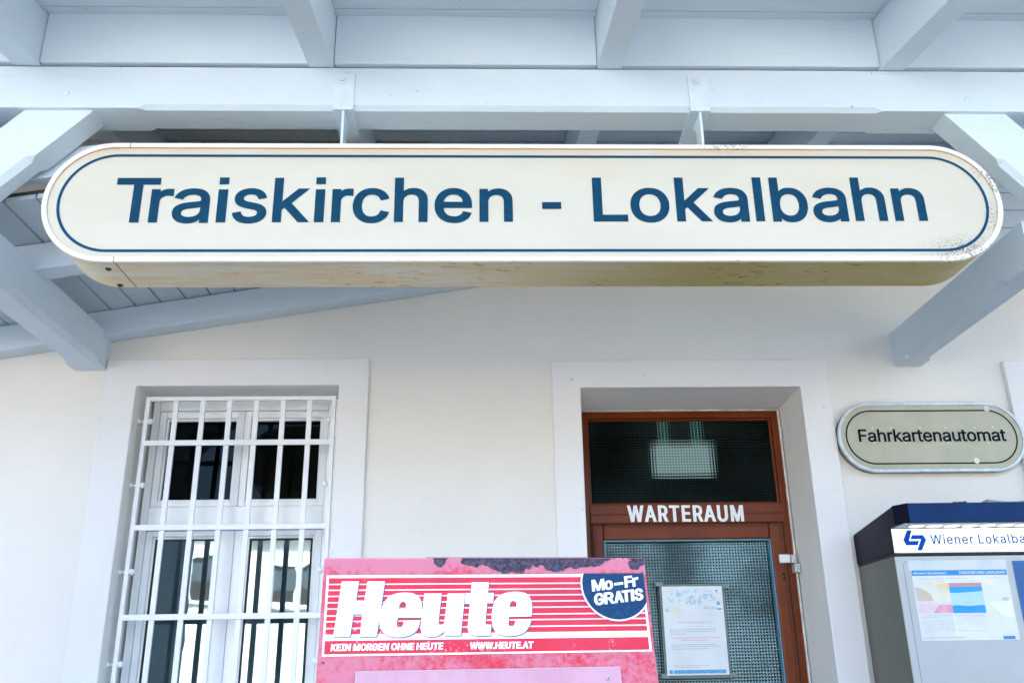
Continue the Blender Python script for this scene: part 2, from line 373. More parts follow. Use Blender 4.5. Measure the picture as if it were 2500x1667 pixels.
HEUTE_OUTLINES = ['285,-376 544,-377 512,-666 635,-667 669,-377 930,-378 836,-1198 591,-1196 612,-872 486,-871 452,-1194 208,-1192', '1136,-927 1133,-946 1130,-965 1127,-983 1125,-999 1125,-1012 1125,-1023 1126,-1032 1128,-1041 1132,-1049 1136,-1056 1141,-1062 1146,-1067 1152,-1070 1159,-1071 1167,-1071 1174,-1070 1182,-1067 1190,-1063 1198,-1058 1205,-1052 1210,-1044 1214,-1036 1217,-1027 1220,-1017 1222,-1008 1224,-998 1225,-988 1227,-978 1467,-980 1463,-998 1460,-1016 1456,-1033 1451,-1050 1444,-1067 1437,-1084 1428,-1100 1417,-1115 1404,-1130 1389,-1143 1373,-1155 1356,-1166 1337,-1176 1317,-1185 1296,-1193 1273,-1199 1249,-1204 1222,-1208 1195,-1211 1171,-1212 1150,-1213 1132,-1212 1114,-1210 1095,-1208 1073,-1204 1050,-1200 1027,-1194 1005,-1187 984,-1178 964,-1168 945,-1156 928,-1142 914,-1124 901,-1103 890,-1081 881,-1059 875,-1039 871,-1019 869,-998 867,-976 867,-953 868,-929 870,-904 872,-880 876,-855 880,-830 885,-806 892,-782 899,-760 907,-738 916,-718 927,-698 938,-679 951,-661 965,-644 981,-628 998,-612 1018,-598 1040,-585 1063,-575 1090,-567 1119,-561 1148,-556 1175,-553 1199,-551 1222,-550 1244,-550 1267,-551 1290,-552 1314,-555 1337,-559 1359,-565 1379,-574 1399,-583 1418,-595 1434,-609 1447,-624 1459,-640 1469,-659 1477,-680 1483,-703 1488,-729 1491,-756 1492,-786 1492,-819 1489,-856 1485,-893 1482,-930', '1247,-795 1249,-785 1250,-776 1251,-766 1251,-756 1252,-746 1252,-736 1251,-726 1249,-718 1246,-710 1242,-704 1237,-698 1231,-694 1225,-691 1218,-690 1211,-690 1203,-691 1195,-694 1187,-698 1179,-703 1172,-710 1167,-718 1162,-728 1158,-738 1155,-749 1153,-760 1152,-771 1152,-783 1151,-794', '1525,-565 1786,-566 1773,-687 1759,-813 1747,-925 1740,-1005 1738,-1039 1741,-1041 1746,-1031 1752,-1025 1758,-1029 1765,-1031 1772,-1033 1780,-1033 1788,-1031 1796,-1027 1804,-1022 1811,-1016 1816,-1015 1819,-1019 1823,-1010 1829,-974 1838,-899 1851,-795 1864,-678 1877,-567 2141,-568 2070,-1195 1831,-1193 1822,-1133 1810,-1145 1797,-1156 1784,-1167 1770,-1177 1753,-1185 1736,-1193 1718,-1199 1700,-1204 1683,-1207 1665,-1210 1648,-1211 1631,-1211 1615,-1211 1599,-1209 1583,-1207 1569,-1204 1555,-1200 1541,-1195 1528,-1189 1517,-1181 1507,-1172 1498,-1161 1491,-1148 1485,-1133 1480,-1117 1477,-1098 1476,-1078 1475,-1058 1475,-1043 1476,-1033 1478,-1012 1483,-968 1491,-890 1502,-787 1513,-674', '2246,-396 2510,-397 2490,-562 2581,-563 2562,-720 2473,-719 2464,-797 2454,-879 2446,-951 2441,-1004 2439,-1028 2440,-1033 2443,-1029 2448,-1028 2453,-1032 2461,-1034 2469,-1036 2479,-1037 2490,-1038 2503,-1037 2516,-1036 2529,-1036 2510,-1200 2493,-1201 2475,-1202 2457,-1204 2440,-1204 2423,-1205 2406,-1205 2388,-1206 2370,-1205 2349,-1204 2328,-1203 2306,-1202 2286,-1199 2266,-1196 2248,-1193 2231,-1188 2216,-1182 2204,-1173 2195,-1163 2188,-1152 2182,-1140 2177,-1127 2174,-1113 2173,-1098 2172,-1085 2171,-1078 2171,-1076 2172,-1066 2176,-1036 2182,-978 2191,-899 2201,-811 2211,-727 2134,-727 2152,-561 2227,-561', '2799,-926 2797,-939 2795,-952 2793,-966 2792,-979 2790,-991 2789,-1004 2788,-1017 2788,-1028 2789,-1037 2791,-1046 2793,-1053 2797,-1059 2803,-1063 2810,-1066 2817,-1068 2825,-1068 2834,-1067 2844,-1065 2853,-1061 2861,-1056 2868,-1049 2873,-1041 2877,-1032 2881,-1021 2884,-1010 2886,-998 2888,-985 2890,-972 3131,-974 3127,-990 3124,-1007 3120,-1023 3115,-1037 3110,-1050 3104,-1062 3097,-1073 3088,-1086 3076,-1102 3062,-1119 3046,-1136 3028,-1152 3007,-1165 2984,-1177 2959,-1187 2934,-1196 2907,-1202 2878,-1207 2849,-1210 2820,-1212 2791,-1212 2762,-1211 2734,-1208 2707,-1204 2682,-1198 2658,-1192 2636,-1183 2617,-1172 2600,-1158 2585,-1141 2573,-1122 2562,-1102 2554,-1081 2548,-1058 2544,-1035 2540,-1011 2537,-989 2536,-966 2535,-943 2535,-920 2536,-899 2538,-879 2541,-858 2545,-836 2549,-812 2555,-786 2561,-760 2569,-736 2578,-715 2587,-695 2598,-676 2611,-658 2626,-640 2644,-621 2663,-605 2685,-590 2710,-578 2738,-569 2767,-561 2795,-554 2821,-550 2847,-547 2872,-545 2896,-544 2921,-544 2945,-545 2968,-547 2991,-550 3014,-554 3036,-559 3058,-566 3077,-574 3092,-584 3104,-595 3115,-609 3125,-625 3134,-644 3142,-666 3148,-689 3153,-711 3157,-732 3159,-752 3159,-773 3158,-797 3155,-826 3151,-857 3146,-890 3141,-922', '2912,-794 2913,-786 2915,-778 2916,-769 2916,-760 2917,-750 2918,-738 2918,-727 2917,-717 2914,-709 2909,-701 2904,-695 2898,-690 2891,-687 2884,-686 2877,-686 2869,-687 2861,-689 2852,-692 2843,-697 2836,-702 2831,-709 2827,-718 2823,-727 2820,-738 2817,-751 2815,-765 2813,-779 2811,-794']
RUST_OUTLINES = ['1916,19 1901,-7 1855,-41 1832,-112 1763,-159 1710,-128 1671,-88 1648,-10 1518,19', '5010,18 5004,-116 4917,-140 4870,-201 4768,-185 4733,-140 4733,-67 4783,-51 4835,-19 4692,-3 4641,-27 4611,-3 4546,-11 4465,-19 4365,-59 4296,-115 4055,-155 3894,-186 3802,-154 3754,-167 3687,-217 3576,-233 3484,-209 3392,-185 3341,-114 3301,-122 3291,-161 3237,-150 3200,-119 3157,-185 3095,-177 3061,-248 2952,-255 2829,-239 2751,-262 2644,-223 2630,-192 2553,-181 2477,-129 2416,-102 2322,-168 2215,-128 2074,-89 2086,19']
# ------------------------------------------------------------------ lettering helpers
def parse(s):
    return [tuple(map(float, p.split(','))) for p in s.split()]

def glyph(ch):
    parts = GLYPHS[ch].split('|')
    return float(parts[0]), [parse(p) for p in parts[1:]]

def grow(loop, dx, dy):
    """push an outline outwards (holes inwards); outer outlines run clockwise"""
    n = len(loop)
    if dx == 0 and dy == 0:
        return loop
    seg = []
    for i in range(n):
        x0, y0 = loop[i]
        x1, y1 = loop[(i + 1) % n]
        ex, ey = x1 - x0, y1 - y0
        L = math.hypot(ex, ey) or 1e-9
        nx, ny = -ey / L, ex / L
        seg.append((nx, ny, math.sqrt((nx * dx) ** 2 + (ny * dy) ** 2)))
    out = []
    for i in range(n):
        n0x, n0y, d0 = seg[i - 1]
        n1x, n1y, d1 = seg[i]
        x, y = loop[i]
        det = n0x * n1y - n0y * n1x
        if abs(det) < 0.08:
            mx, my = n0x + n1x, n0y + n1y
            L = math.hypot(mx, my)
            if L < 1e-6:
                out.append((x + n1x * d1, y + n1y * d1))
                continue
            d = (d0 + d1) / 2
            out.append((x + mx / L * d, y + my / L * d))
        else:
            ox = (d0 * n1y - d1 * n0y) / det
            oy = (n0x * d1 - n1x * d0) / det
            m = math.hypot(ox, oy)
            lim = 2.2 * max(dx, dy)
            if m > lim:
                ox, oy = ox * lim / m, oy * lim / m
            out.append((x + ox, y + oy))
    return out

def fill(loops):
    """triangles of the union of outlines (non-zero winding)"""
    vs_, es = [], []
    for lp in loops:
        n = len(vs_)
        vs_ += [Vector((p[0], p[1])) for p in lp]
        es += [(n + i, n + (i + 1) % len(lp)) for i in range(len(lp))]
    if not vs_:
        return [], []
    ov, oe, of, *_ = delaunay_2d_cdt(vs_, es, [], 0, 1e-7)
    tris = []
    for f in of:
        cx = sum(ov[i].x for i in f) / len(f)
        cy = sum(ov[i].y for i in f) / len(f)
        w = 0
        for lp in loops:
            for i in range(len(lp)):
                x0, y0 = lp[i]
                x1, y1 = lp[(i + 1) % len(lp)]
                if (y0 <= cy) != (y1 <= cy):
                    t = (cy - y0) / (y1 - y0)
                    if x0 + t * (x1 - x0) > cx:
                        w += 1 if y1 > y0 else -1
        if w != 0:
            tris.append(list(f))
    return [(v.x, v.y) for v in ov], tris

CAPU = 509.0
def glyph_fit(ch, x0, x1, y0, y1, stem, bar):
    """one letter stretched into a box, with given stem and bar thickness"""
    adv, loops = glyph(ch)
    xs = [p[0] for l in loops for p in l]
    ys = [p[1] for l in loops for p in l]
    gx0, gx1, gy0, gy1 = min(xs), max(xs), min(ys), max(ys)
    st, hb = 65.0, 56.0
    W, H = x1 - x0, y1 - y0
    if ch in '-–':
        sx, dx = W / (gx1 - gx0), 0
        sy, dy = H / (gy1 - gy0), 0
    else:
        if gx1 - gx0 <= st * 1.35:
            sx, dx = W / (gx1 - gx0), 0
        else:
            sx = (W - stem) / (gx1 - gx0 - st)
            dx = (stem - st * sx) / 2
        sy = (H - bar) / (gy1 - gy0 - hb)
        dy = (bar - hb * sy) / 2
        if dx == 0:
            sy, dy = H / (gy1 - gy0), 0
    out = []
    for l in loops:
        q = [((p[0] - gx0) * sx + x0 + dx, (p[1] - gy0) * sy + y0 + dy) for p in l]
        out.append(grow(q, dx, dy) if dx > 0 or dy > 0 else q)
    return out

def word(text, x0, x1, cap, stem, bar, sx=1.0, slant=0.0, space=0.28):
    """a line of text from x0 to x1, baseline 0; returns list of glyph outline sets"""
    k = cap / CAPU
    dx = max(0.0, (stem - 65 * k * sx) / 2)
    dy = max(0.0, (bar - 56 * k) / 2)
    ky = (cap - 2 * dy) / CAPU
    pen, gl = 0.0, []
    for ch in text:
        if ch == ' ':
            pen += space * cap
            gl.append(None)
            continue
        adv, loops = glyph(ch)
        gl.append((pen, [[(p[0] * k * sx, p[1] * ky + dy) for p in l] for l in loops]))
        pen += adv * k * sx
    n = len(text) - 1
    first = min(p[0] for l in gl[0][1] for p in l) - dx
    last = gl[-1][0] + max(p[0] for l in gl[-1][1] for p in l) + dx
    tr = ((x1 - x0) - (last - first)) / max(n, 1)
    res = []
    for i, g in enumerate(gl):
        if g is None:
            continue
        ox = x0 - first + g[0] + tr * i
        res.append([[(p[0] + ox + p[1] * slant, p[1]) for p in grow(l, dx, dy)] for l in g[1]])
    return res

def letters(name, glyphs, place, mat, parent, lift=0.0):
    """lettering as one flat mesh; place(x, y) gives the 3-D point"""
    mb = MB()
    mb.flat = True
    for g in glyphs:
        v, t = fill(g)
        n = len(mb.v)
        mb.v += [tuple(place(*p)) for p in v]
        mb.f += [[n + i for i in f] for f in t]
    return mb.build(name, mat, parent)

# ------------------------------------------------------------------ materials
WHITE_BASE = (0.66, 0.775, 0.865)
wood_x = painted_wood('white_paint_on_timber_lengthwise', 0, WHITE_BASE)
wood_y = painted_wood('white_paint_on_timber_deep', 1, WHITE_BASE)
wood_z = painted_wood('white_paint_on_timber_upright', 2, WHITE_BASE)
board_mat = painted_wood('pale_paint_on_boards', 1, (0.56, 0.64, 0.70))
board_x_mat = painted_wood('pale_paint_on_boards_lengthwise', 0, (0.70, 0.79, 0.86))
steel_white = plain('white_painted_steel', (0.655, 0.77, 0.86), 0.42, 0.3, bump=0.05)

def make_plaster(name, base, stain):
    t = NT(name)
    v = t.coord()
    a = t.noise(v, 1.1, 4)
    b = t.noise(v, 7.0, 6, 0.6)
    streak = t.noise(t.coord((9, 9, 0.8)), 1.0, 5, 0.6)
    c = t.mix(t.ramp(a, 0.35, 0.65), tuple(x * 0.965 for x in base), base)
    c = t.mix(t.math('MULTIPLY', t.ramp(b, 0.55, 0.75), 0.10), c, stain)
    c = t.mix(t.math('MULTIPLY', t.ramp(streak, 0.55, 0.8), 0.13), c, stain)
    speck = t.ramp(t.noise(v, 24, 3), 0.735, 0.75)
    c = t.mix(t.math('MULTIPLY', speck, 0.5), c, (0.32, 0.30, 0.28))
    h = t.math('ADD', t.math('MULTIPLY', t.noise(v, 160, 3), 0.4), t.math('MULTIPLY', t.noise(v, 9, 4), 1.0))
    return t.done(c, 0.92, 0.2, 0, t.bump(h, 0.30, 0.006))
plaster = make_plaster('cream_plaster', (0.78, 0.765, 0.722), (0.58, 0.54, 0.47))
plaster_band = make_plaster('pale_grey_plaster', (0.80, 0.80, 0.795), (0.62, 0.60, 0.56))
reveal_mat = make_plaster('plaster_of_reveals', (0.76, 0.755, 0.725), (0.60, 0.53, 0.42))
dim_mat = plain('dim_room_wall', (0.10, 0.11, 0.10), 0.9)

# ------------------------------------------------------------------ ground and what lies beyond the platform
t = NT('pale_concrete_paving')
v = t.coord()
c = t.mix(t.ramp(t.noise(v, 3, 6), 0.3, 0.7), (0.115, 0.115, 0.11), (0.155, 0.155, 0.15))
ground_mat = t.done(c, 0.9, 0.2, 0, t.bump(t.noise(v, 60, 4), 0.3, 0.01))
g = MB()
g.poly([(-150, -150, 0), (150, -150, 0), (150, 150, 0), (-150, 150, 0)])
structure(g.build('ground', ground_mat))

house_wall = plain('white_render', (0.86, 0.86, 0.86), 0.9, 0.2)
house_roof = plain('brown_roof_tiles', (0.035, 0.03, 0.03), 0.8, 0.2)
win_glass_far = plain('far_window_glass', (0.10, 0.12, 0.15), 0.1, 0.6)
hs = thing('opposite_house', (-5, -20, 0), 'white rendered house with red brown roof across the platform, mirrored in window panes', 'house')
MB().box(-14, -2.5, -27, -20, 0, 5.2).build('wall', house_wall, hs)
rf = MB()
rf.hexa([(-14.4, -19.6, 5.2), (-14.4, -27.4, 5.2), (-14.4, -23.5, 6.6)], [(-2.1, -19.6, 5.2), (-2.1, -27.4, 5.2), (-2.1, -23.5, 6.6)])
rf.build('roof', house_roof, hs)
for wx in (-11.6, -8.35, -5.45):
    w = MB().box(wx, wx + 1.25, -20.0, -19.93, 3.3, 4.35).build('window', win_glass_far, hs)
    fr = MB()
    fr.box(wx - .14, wx, -20, -19.86, 3.16, 4.49).box(wx + 1.25, wx + 1.39, -20, -19.86, 3.16, 4.49).box(wx, wx + 1.25, -20, -19.86, 4.35, 4.49).box(wx, wx + 1.25, -20, -19.86, 3.16, 3.3).box(wx + .58, wx + .67, -19.925, -19.88, 3.3, 4.35)
    MB().box(wx, wx + 1.25, -19.928, -19.90, 3.3, 3.75).build('blind', plain('grey_blind', (0.06, 0.05, 0.05), .8), w)
    fr.build('frame', house_wall, w)

# ------------------------------------------------------------------ station building
bld = thing('station_building', (0, 0, 0), 'cream plastered station building with a barred window and a brown glazed door', 'building')
WIN = (-1.854, -0.773, 0.98, 2.663)
DOOR = (0.536, 1.745, 0.0, 2.639)
SIDE = (3.09, 4.25, 0.98, 2.63)
def holes_wall(mb, y, xs, zs, holes):
    for i in range(len(xs) - 1):
        for j in range(len(zs) - 1):
            cx, cz = (xs[i] + xs[i + 1]) / 2, (zs[j] + zs[j + 1]) / 2
            if any(h[0] < cx < h[1] and h[2] < cz < h[3] for h in holes):
                continue
            mb.poly([(xs[i], y, zs[j]), (xs[i + 1], y, zs[j]), (xs[i + 1], y, zs[j + 1]), (xs[i], y, zs[j + 1])])
wall = MB()
xs = sorted([-9, 9] + [h[k] for h in (WIN, DOOR, SIDE) for k in (0, 1)])
zs = sorted(set([0, 4.6] + [h[k] for h in (WIN, DOOR, SIDE) for k in (2, 3)]))
holes_wall(wall, 0.0, xs, zs, (WIN, DOOR, SIDE))
wall.flat = True
wall.build('wall', plaster, bld)
WINB = (-1.838, -0.788, 0.98, 2.650)
DOORB = (0.560, 1.707, 0.0, 2.590)
SIDEB = (3.11, 4.23, 0.98, 2.62)
for F, Bk, yb, nm in ((WIN, WINB, 0.26, 'window_reveal'), (DOOR, DOORB, 0.30, 'door_reveal'), (SIDE, SIDEB, 0.26, 'window_reveal')):
    rv = MB()
    rv.flat = True
    f = [(F[0], -0.0, F[2]), (F[1], 0, F[2]), (F[1], 0, F[3]), (F[0], 0, F[3])]
    b = [(Bk[0], yb, Bk[2]), (Bk[1], yb, Bk[2]), (Bk[1], yb, Bk[3]), (Bk[0], yb, Bk[3])]
    for i in range(4):
        j = (i + 1) % 4
        if F is DOOR and i == 0:
            continue
        rv.poly([f[i], f[j], b[j], b[i]])
    rv.build(nm, reveal_mat, bld)
# raised plaster bands round the openings
def surround(x0, x1, zt, F, zb=None):
    """one flat raised band with the opening cut out of it"""
    m = MB()
    z0 = 0.004 if zb is None else zb
    lp = [(x0, z0), (F[0], z0), (F[0], F[3]), (F[1], F[3]), (F[1], z0), (x1, z0), (x1, zt), (x0, zt)]
    m.hexa([(x, -0.03, z) for x, z in lp], [(x, 0.012, z) for x, z in lp])
    if zb is not None:
        m.box(x0 - .03, x1 + .03, -0.075, 0.012, zb - 0.06, zb - .001)
    return m
s = surround(-2.027, -0.614, 2.8155, WIN, 0.90); s.build('window_surround', plaster_band, bld, 0.006)
s = surround(0.382, 1.909, 2.798, DOOR); s.build('door_surround', plaster_band, bld, 0.006)
s = surround(2.906, 4.45, 2.781, SIDE, 0.90); s.build('window_surround', plaster_band, bld, 0.006)
# timber boarding high under the roof at the right
cl = MB()
zc = 3.50
while zc < 4.3:
    cl.box(-0.3, 6.0, -0.022, 0.004, zc, zc + 0.112)
    zc += 0.118
cl.build('wall_boarding', board_x_mat, bld, 0.003)
# dim rooms behind the panes
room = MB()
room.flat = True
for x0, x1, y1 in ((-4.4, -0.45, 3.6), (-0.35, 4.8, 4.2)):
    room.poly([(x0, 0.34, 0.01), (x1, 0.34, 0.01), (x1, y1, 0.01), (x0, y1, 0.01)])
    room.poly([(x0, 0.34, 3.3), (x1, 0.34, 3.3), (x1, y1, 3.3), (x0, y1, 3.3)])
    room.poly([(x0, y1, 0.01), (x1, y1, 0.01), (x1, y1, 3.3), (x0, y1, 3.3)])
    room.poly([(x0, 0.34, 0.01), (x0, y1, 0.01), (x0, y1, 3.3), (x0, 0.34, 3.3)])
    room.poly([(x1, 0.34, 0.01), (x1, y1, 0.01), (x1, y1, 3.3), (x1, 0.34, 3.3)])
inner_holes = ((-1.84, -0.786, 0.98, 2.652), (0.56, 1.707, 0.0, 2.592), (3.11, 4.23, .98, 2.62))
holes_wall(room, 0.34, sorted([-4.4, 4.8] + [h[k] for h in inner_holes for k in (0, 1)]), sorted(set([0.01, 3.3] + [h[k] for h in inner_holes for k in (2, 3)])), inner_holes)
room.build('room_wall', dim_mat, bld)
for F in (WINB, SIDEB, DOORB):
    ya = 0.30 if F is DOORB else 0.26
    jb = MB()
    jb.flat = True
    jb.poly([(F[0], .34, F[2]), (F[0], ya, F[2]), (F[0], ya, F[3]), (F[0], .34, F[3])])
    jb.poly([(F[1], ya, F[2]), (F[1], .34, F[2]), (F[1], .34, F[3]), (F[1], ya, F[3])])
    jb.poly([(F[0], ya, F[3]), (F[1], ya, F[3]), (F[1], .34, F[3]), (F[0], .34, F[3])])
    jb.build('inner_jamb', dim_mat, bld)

# ---- window: white frame, two casements above a transom and two below
pvc = plain('white_window_frame', (0.86, 0.89, 0.90), 0.35, 0.5, var=0.02)
def glass(name, fac, tint, tilt=0):
    t = NT(name)
    tr = t.n('ShaderNodeBsdfTransparent')
    tr.inputs[0].default_value = (*tint, 1)
    gl = t.n('ShaderNodeBsdfGlossy')
    gl.inputs['Roughness'].default_value = 0.015
    gl.inputs['Color'].default_value = (0.70, 0.94, 1.0, 1)
    n = t.bump(t.noise(t.coord(), 3.0, 2), 0.10, 0.01)
    t.l(n, gl.inputs['Normal'])
    fr = t.n('ShaderNodeFresnel')
    fr.inputs['IOR'].default_value = 1.5
    f = t.math('MINIMUM', t.math('ADD', t.math('MULTIPLY', fr.outputs[0], 1.5 if fac > 0 else 0.35), fac), 1.0)
    mx = t.n('ShaderNodeMixShader')
    t.l(f, mx.inputs[0])
    t.l(tr.outputs[0], mx.inputs[1])
    t.l(gl.outputs[0], mx.inputs[2])
    t.l(mx.outputs[0], t.out.inputs[0])
    return t.m
glass_low = glass('coated_window_glass', 0.13, (0.22, 0.31, 0.33))
glass_up = glass('dark_window_glass', 0.0, (0.12, 0.14, 0.12))
gasket = plain('black_rubber_gasket', (0.006, 0.008, 0.008), .6)
def window(F, dx, building):
    """F = back opening; frame members and panes"""
    x0, x1, zb, zt = F
    fr = MB()
    zo = zt - 0.002
    fr.box(x0 + .012, -1.789 + dx, .185, .26, zb + .02, zo).box(-.856 + dx, x1 - .012, .185, .26, zb + .02, zo)
    fr.box(-1.789 + dx, -.856 + dx, .185, .26, 2.585 + (zt - 2.65), zo).box(-1.789 + dx, -.856 + dx, .185, .26, zb + .02, zb + .085)
    fr.box(-1.789 + dx, -.856 + dx, .185, .26, 1.926, 2.052)
    w = fr.build('window_frame', pvc, building, 0.006)
    dz = zt - 2.65
    def sash(a, b, c, d, ga, gb, gc, gd):
        m = MB()
        m.box(a, ga, .197, .255, c, d).box(gb, b, .197, .255, c, d).box(ga, gb, .197, .255, gd, d).box(ga, gb, .197, .255, c, gc)
        m.box(ga, ga + .012, .213, .24, gc, gd).box(gb - .012, gb, .213, .24, gc, gd).box(ga + .012, gb - .012, .213, .24, gd - .012, gd).box(ga + .012, gb - .012, .213, .24, gc, gc + .012)
        m.build('sash', pvc, w, 0.004)
    sash(-1.787 + dx, -1.3215 + dx, 2.054, 2.583 + dz, -1.752 + dx, -1.358 + dx, 2.082, 2.544 + dz)
    sash(-1.3195 + dx, -.858 + dx, 2.054, 2.583 + dz, -1.284 + dx, -.892 + dx, 2.082, 2.544 + dz)
    sash(-1.787 + dx, -1.3215 + dx, zb + .087, 1.924, -1.753 + dx, -1.394 + dx, zb + .14, 1.895)
    sash(-1.3195 + dx, -.858 + dx, zb + .087, 1.924, -1.255 + dx, -.896 + dx, zb + .14, 1.895)
    for a, b, c, d in ((-1.741, -1.406, zb + .152, 1.883), (-1.243, -.908, zb + .152, 1.883)):
        m = MB()
        a, b = a + dx, b + dx
        m.box(a, a + .007, .216, .232, c, d).box(b - .007, b, .216, .232, c, d).box(a + .007, b - .007, .216, .232, d - .007, d).box(a + .007, b - .007, .216, .232, c, c + .007)
        m.build('gasket', gasket, w)
    for a, b, c, d, mt, tl in ((-1.752, -1.358, 2.082, 2.544 + dz, glass_up, .028), (-1.284, -.892, 2.082, 2.544 + dz, glass_up, .028),
                           (-1.753, -1.394, zb + .14, 1.895, glass_low, 0.0), (-1.255, -.896, zb + .14, 1.895, glass_low, 0.004)):
        m = MB()
        m.poly([(a + dx, .224, c), (b + dx, .224 + tl * .2, c), (b + dx, .224 + tl * 1.2, d), (a + dx, .224 + tl, d)])
        m.build('pane', mt, w)
    return w
window(WINB, 0.0, bld)
window(SIDEB, 4.98, bld)

# ---- security grille in the window reveal
bar_mat = plain('white_grille_paint', (0.80, 0.83, 0.86), 0.38, 0.5, var=0.03)
gr = MB()
GX0, GX1, GZ0, GZ1 = -1.820, -0.796, 0.99, 2.624
gr.box(GX0, GX0 + .022, .044, .068, GZ0, GZ1).box(GX1 - .022, GX1, .044, .068, GZ0, GZ1).box(GX0 + .022, GX1 - .022, .044, .068, GZ1 - .022, GZ1).box(GX0 + .022, GX1 - .022, .044, .068, GZ0, GZ0 + .022)
grille = gr.build('window_grille', bar_mat, bld, 0.002)
b0 = MB().box(-1.673, -1.646, .052, .066, GZ0 + .02, GZ1 - .02).build('upright_bar', bar_mat, grille, 0.002)
for i in range(1, 6):
    copy_part(b0, (0.1443 * i, 0, 0), grille)
c0 = MB().box(GX0 + .02, GX1 - .02, .043, .0525, 2.353, 2.382).build('cross_bar', bar_mat, grille, 0.002)
for dz in (-0.4475, -0.893, -1.335):
    copy_part(c0, (0, 0, dz), grille)
p0 = MB()
p0.tube((-1.862, .056, 2.487), (-1.79, .056, 2.487), .006).dome((-1.784, .050, 2.487), (0, -1, 0), .0165, .0165, 20).dome((-1.784, .050, 2.487), (0, 1, 0), .0165, .0165, 20).dome((-1.845, .050, 2.487), (0, -1, 0), .012, .012).dome((-1.845, .050, 2.487), (0, 1, 0), .012, .012)
p0 = p0.build('fixing_bolt', bar_mat, grille, 0, True)
for dz in (-0.345, -0.79, -1.233):
    copy_part(p0, (0, 0, dz), grille)
p1 = MB()
p1.tube((-.83, .056, 2.487), (-.772, .056, 2.487), .006).dome((-.832, .050, 2.487), (0, -1, 0), .0165, .0165, 20).dome((-.832, .050, 2.487), (0, 1, 0), .0165, .0165, 20)
p1 = p1.build('fixing_bolt', bar_mat, grille, 0, True)
for dz in (-0.345, -0.79, -1.233):
    copy_part(p1, (0, 0, dz), grille)

# ---- waiting room door with transom light
t = NT('red_brown_gloss_paint')
v = t.coord()
c = t.mix(t.ramp(t.noise(v, 5, 4), 0.3, 0.7), (0.125, 0.021, 0.0012), (0.165, 0.030, 0.002))
c = t.mix(t.ramp(t.noise(t.coord(), 38, 5), 0.72, 0.76), c, (0.10, 0.022, 0.010))
door_mat = t.done(c, 0.30, 0.22, 0, t.bump(t.noise(t.coord((40, 40, 3)), 1.5, 4), 0.08, 0.004))
groove_mat = plain('dark_groove', (0.03, 0.006, 0.003), 0.7)

def ribbed_glass(name, tint, refl, bumpiness, base):
    """pressed glass: a fine square lattice of lenses"""
    t = NT(name)
    tc = t.n('ShaderNodeTexCoord')
    sp = t.n('ShaderNodeSeparateXYZ')
    t.l(tc.outputs['Object'], sp.inputs[0])
    P = 2 * math.pi / 0.0160
    wob = t.math('MULTIPLY', t.noise(t.coord(), 6.0, 2), 1.4)
    sx = t.math('SINE', t.math('ADD', t.math('MULTIPLY', sp.outputs['X'], P), wob))
    sz = t.math('SINE', t.math('ADD', t.math('MULTIPLY', sp.outputs['Z'], P), wob))
    h = t.math('ADD', t.math('MULTIPLY', sx, 0.5), t.math('MULTIPLY', sz, 0.5))
    n = t.bump(h, bumpiness, 0.004)
    gl = t.n('ShaderNodeBsdfGlossy')
    gl.inputs['Roughness'].default_value = 0.22
    gl.inputs['Color'].default_value = (0.66, 0.96, 0.98, 1)
    t.l(n, gl.inputs['Normal'])
    tr = t.n('ShaderNodeBsdfRefraction')
    tr.inputs['Color'].default_value = (*tint, 1)
    tr.inputs['IOR'].default_value = 1.07
    tr.inputs['Roughness'].default_value = 0.20
    t.l(n, tr.inputs['Normal'])
    cell = t.ramp(t.math('MAXIMUM', sx, sz), -0.2, 0.7)
    t.l(t.mix(cell, tuple(x * 0.45 for x in tint), tint), tr.inputs['Color'])
    big = t.ramp(t.noise(t.coord(), 2.6, 3), 0.32, 0.68, 0.25, 1.15)
    f = t.math('MULTIPLY', t.math('MULTIPLY', cell, big), refl)
    f = t.math('ADD', f, base)
    mx = t.n('ShaderNodeMixShader')
    t.l(f, mx.inputs[0])
    t.l(tr.outputs[0], mx.inputs[1])
    t.l(gl.outputs[0], mx.inputs[2])
    t.l(mx.outputs[0], t.out.inputs[0])
    return t.m
glass_transom = ribbed_glass('pressed_glass_dim', (0.34, 0.54, 0.47), 0.020, 0.45, 0.001)
glass_leaf = ribbed_glass('pressed_glass', (0.30, 0.45, 0.40), 0.20, 0.24, 0.016)

df = MB()
DY0, DY1 = .262, .335
dx0, dx1, dzt = .562, 1.705, 2.588
df.box(dx0, .592, DY0, DY1, .01, dzt).box(1.660, dx1, DY0, DY1, .01, dzt)
df.box(.592, 1.660, DY0, DY1, 2.546, dzt).box(.592, 1.660, DY0, DY1, 1.951, 2.056)
door = df.build('door', door_mat, bld, 0.004)
ck = MB()
ck.box(1.694, 1.704, .245, .263, .01, 2.582).box(.566, 1.704, .245, .263, 2.583, 2.5905)
ck.build('caulk_line', plain('pale_caulk', (0.66, 0.64, 0.58), .8, var=.25, scale=18), door, 0.003)
rl = MB().box(.592, 1.660, DY0 - .006, DY0 + .002, 1.951, 1.994)
rl.box(.592, 1.660, DY0 - .004, DY0 + .003, 1.999, 2.053)
rl.build('transom_rail', door_mat, door, 0.003)
tb = MB()
tb.box(.592, .606, .278, .30, 2.056, 2.546).box(1.646, 1.660, .278, .30, 2.056, 2.546).box(.606, 1.646, .278, .30, 2.534, 2.546).box(.606, 1.646, .278, .30, 2.056, 2.066)
tb.build('glazing_bead', door_mat, door, 0.003)
m = MB().poly([(.592, .296, 2.056), (1.66, .296, 2.056), (1.66, .296, 2.546), (.592, .296, 2.546)])
m.build('transom_pane', glass_transom, door)
lf = MB()
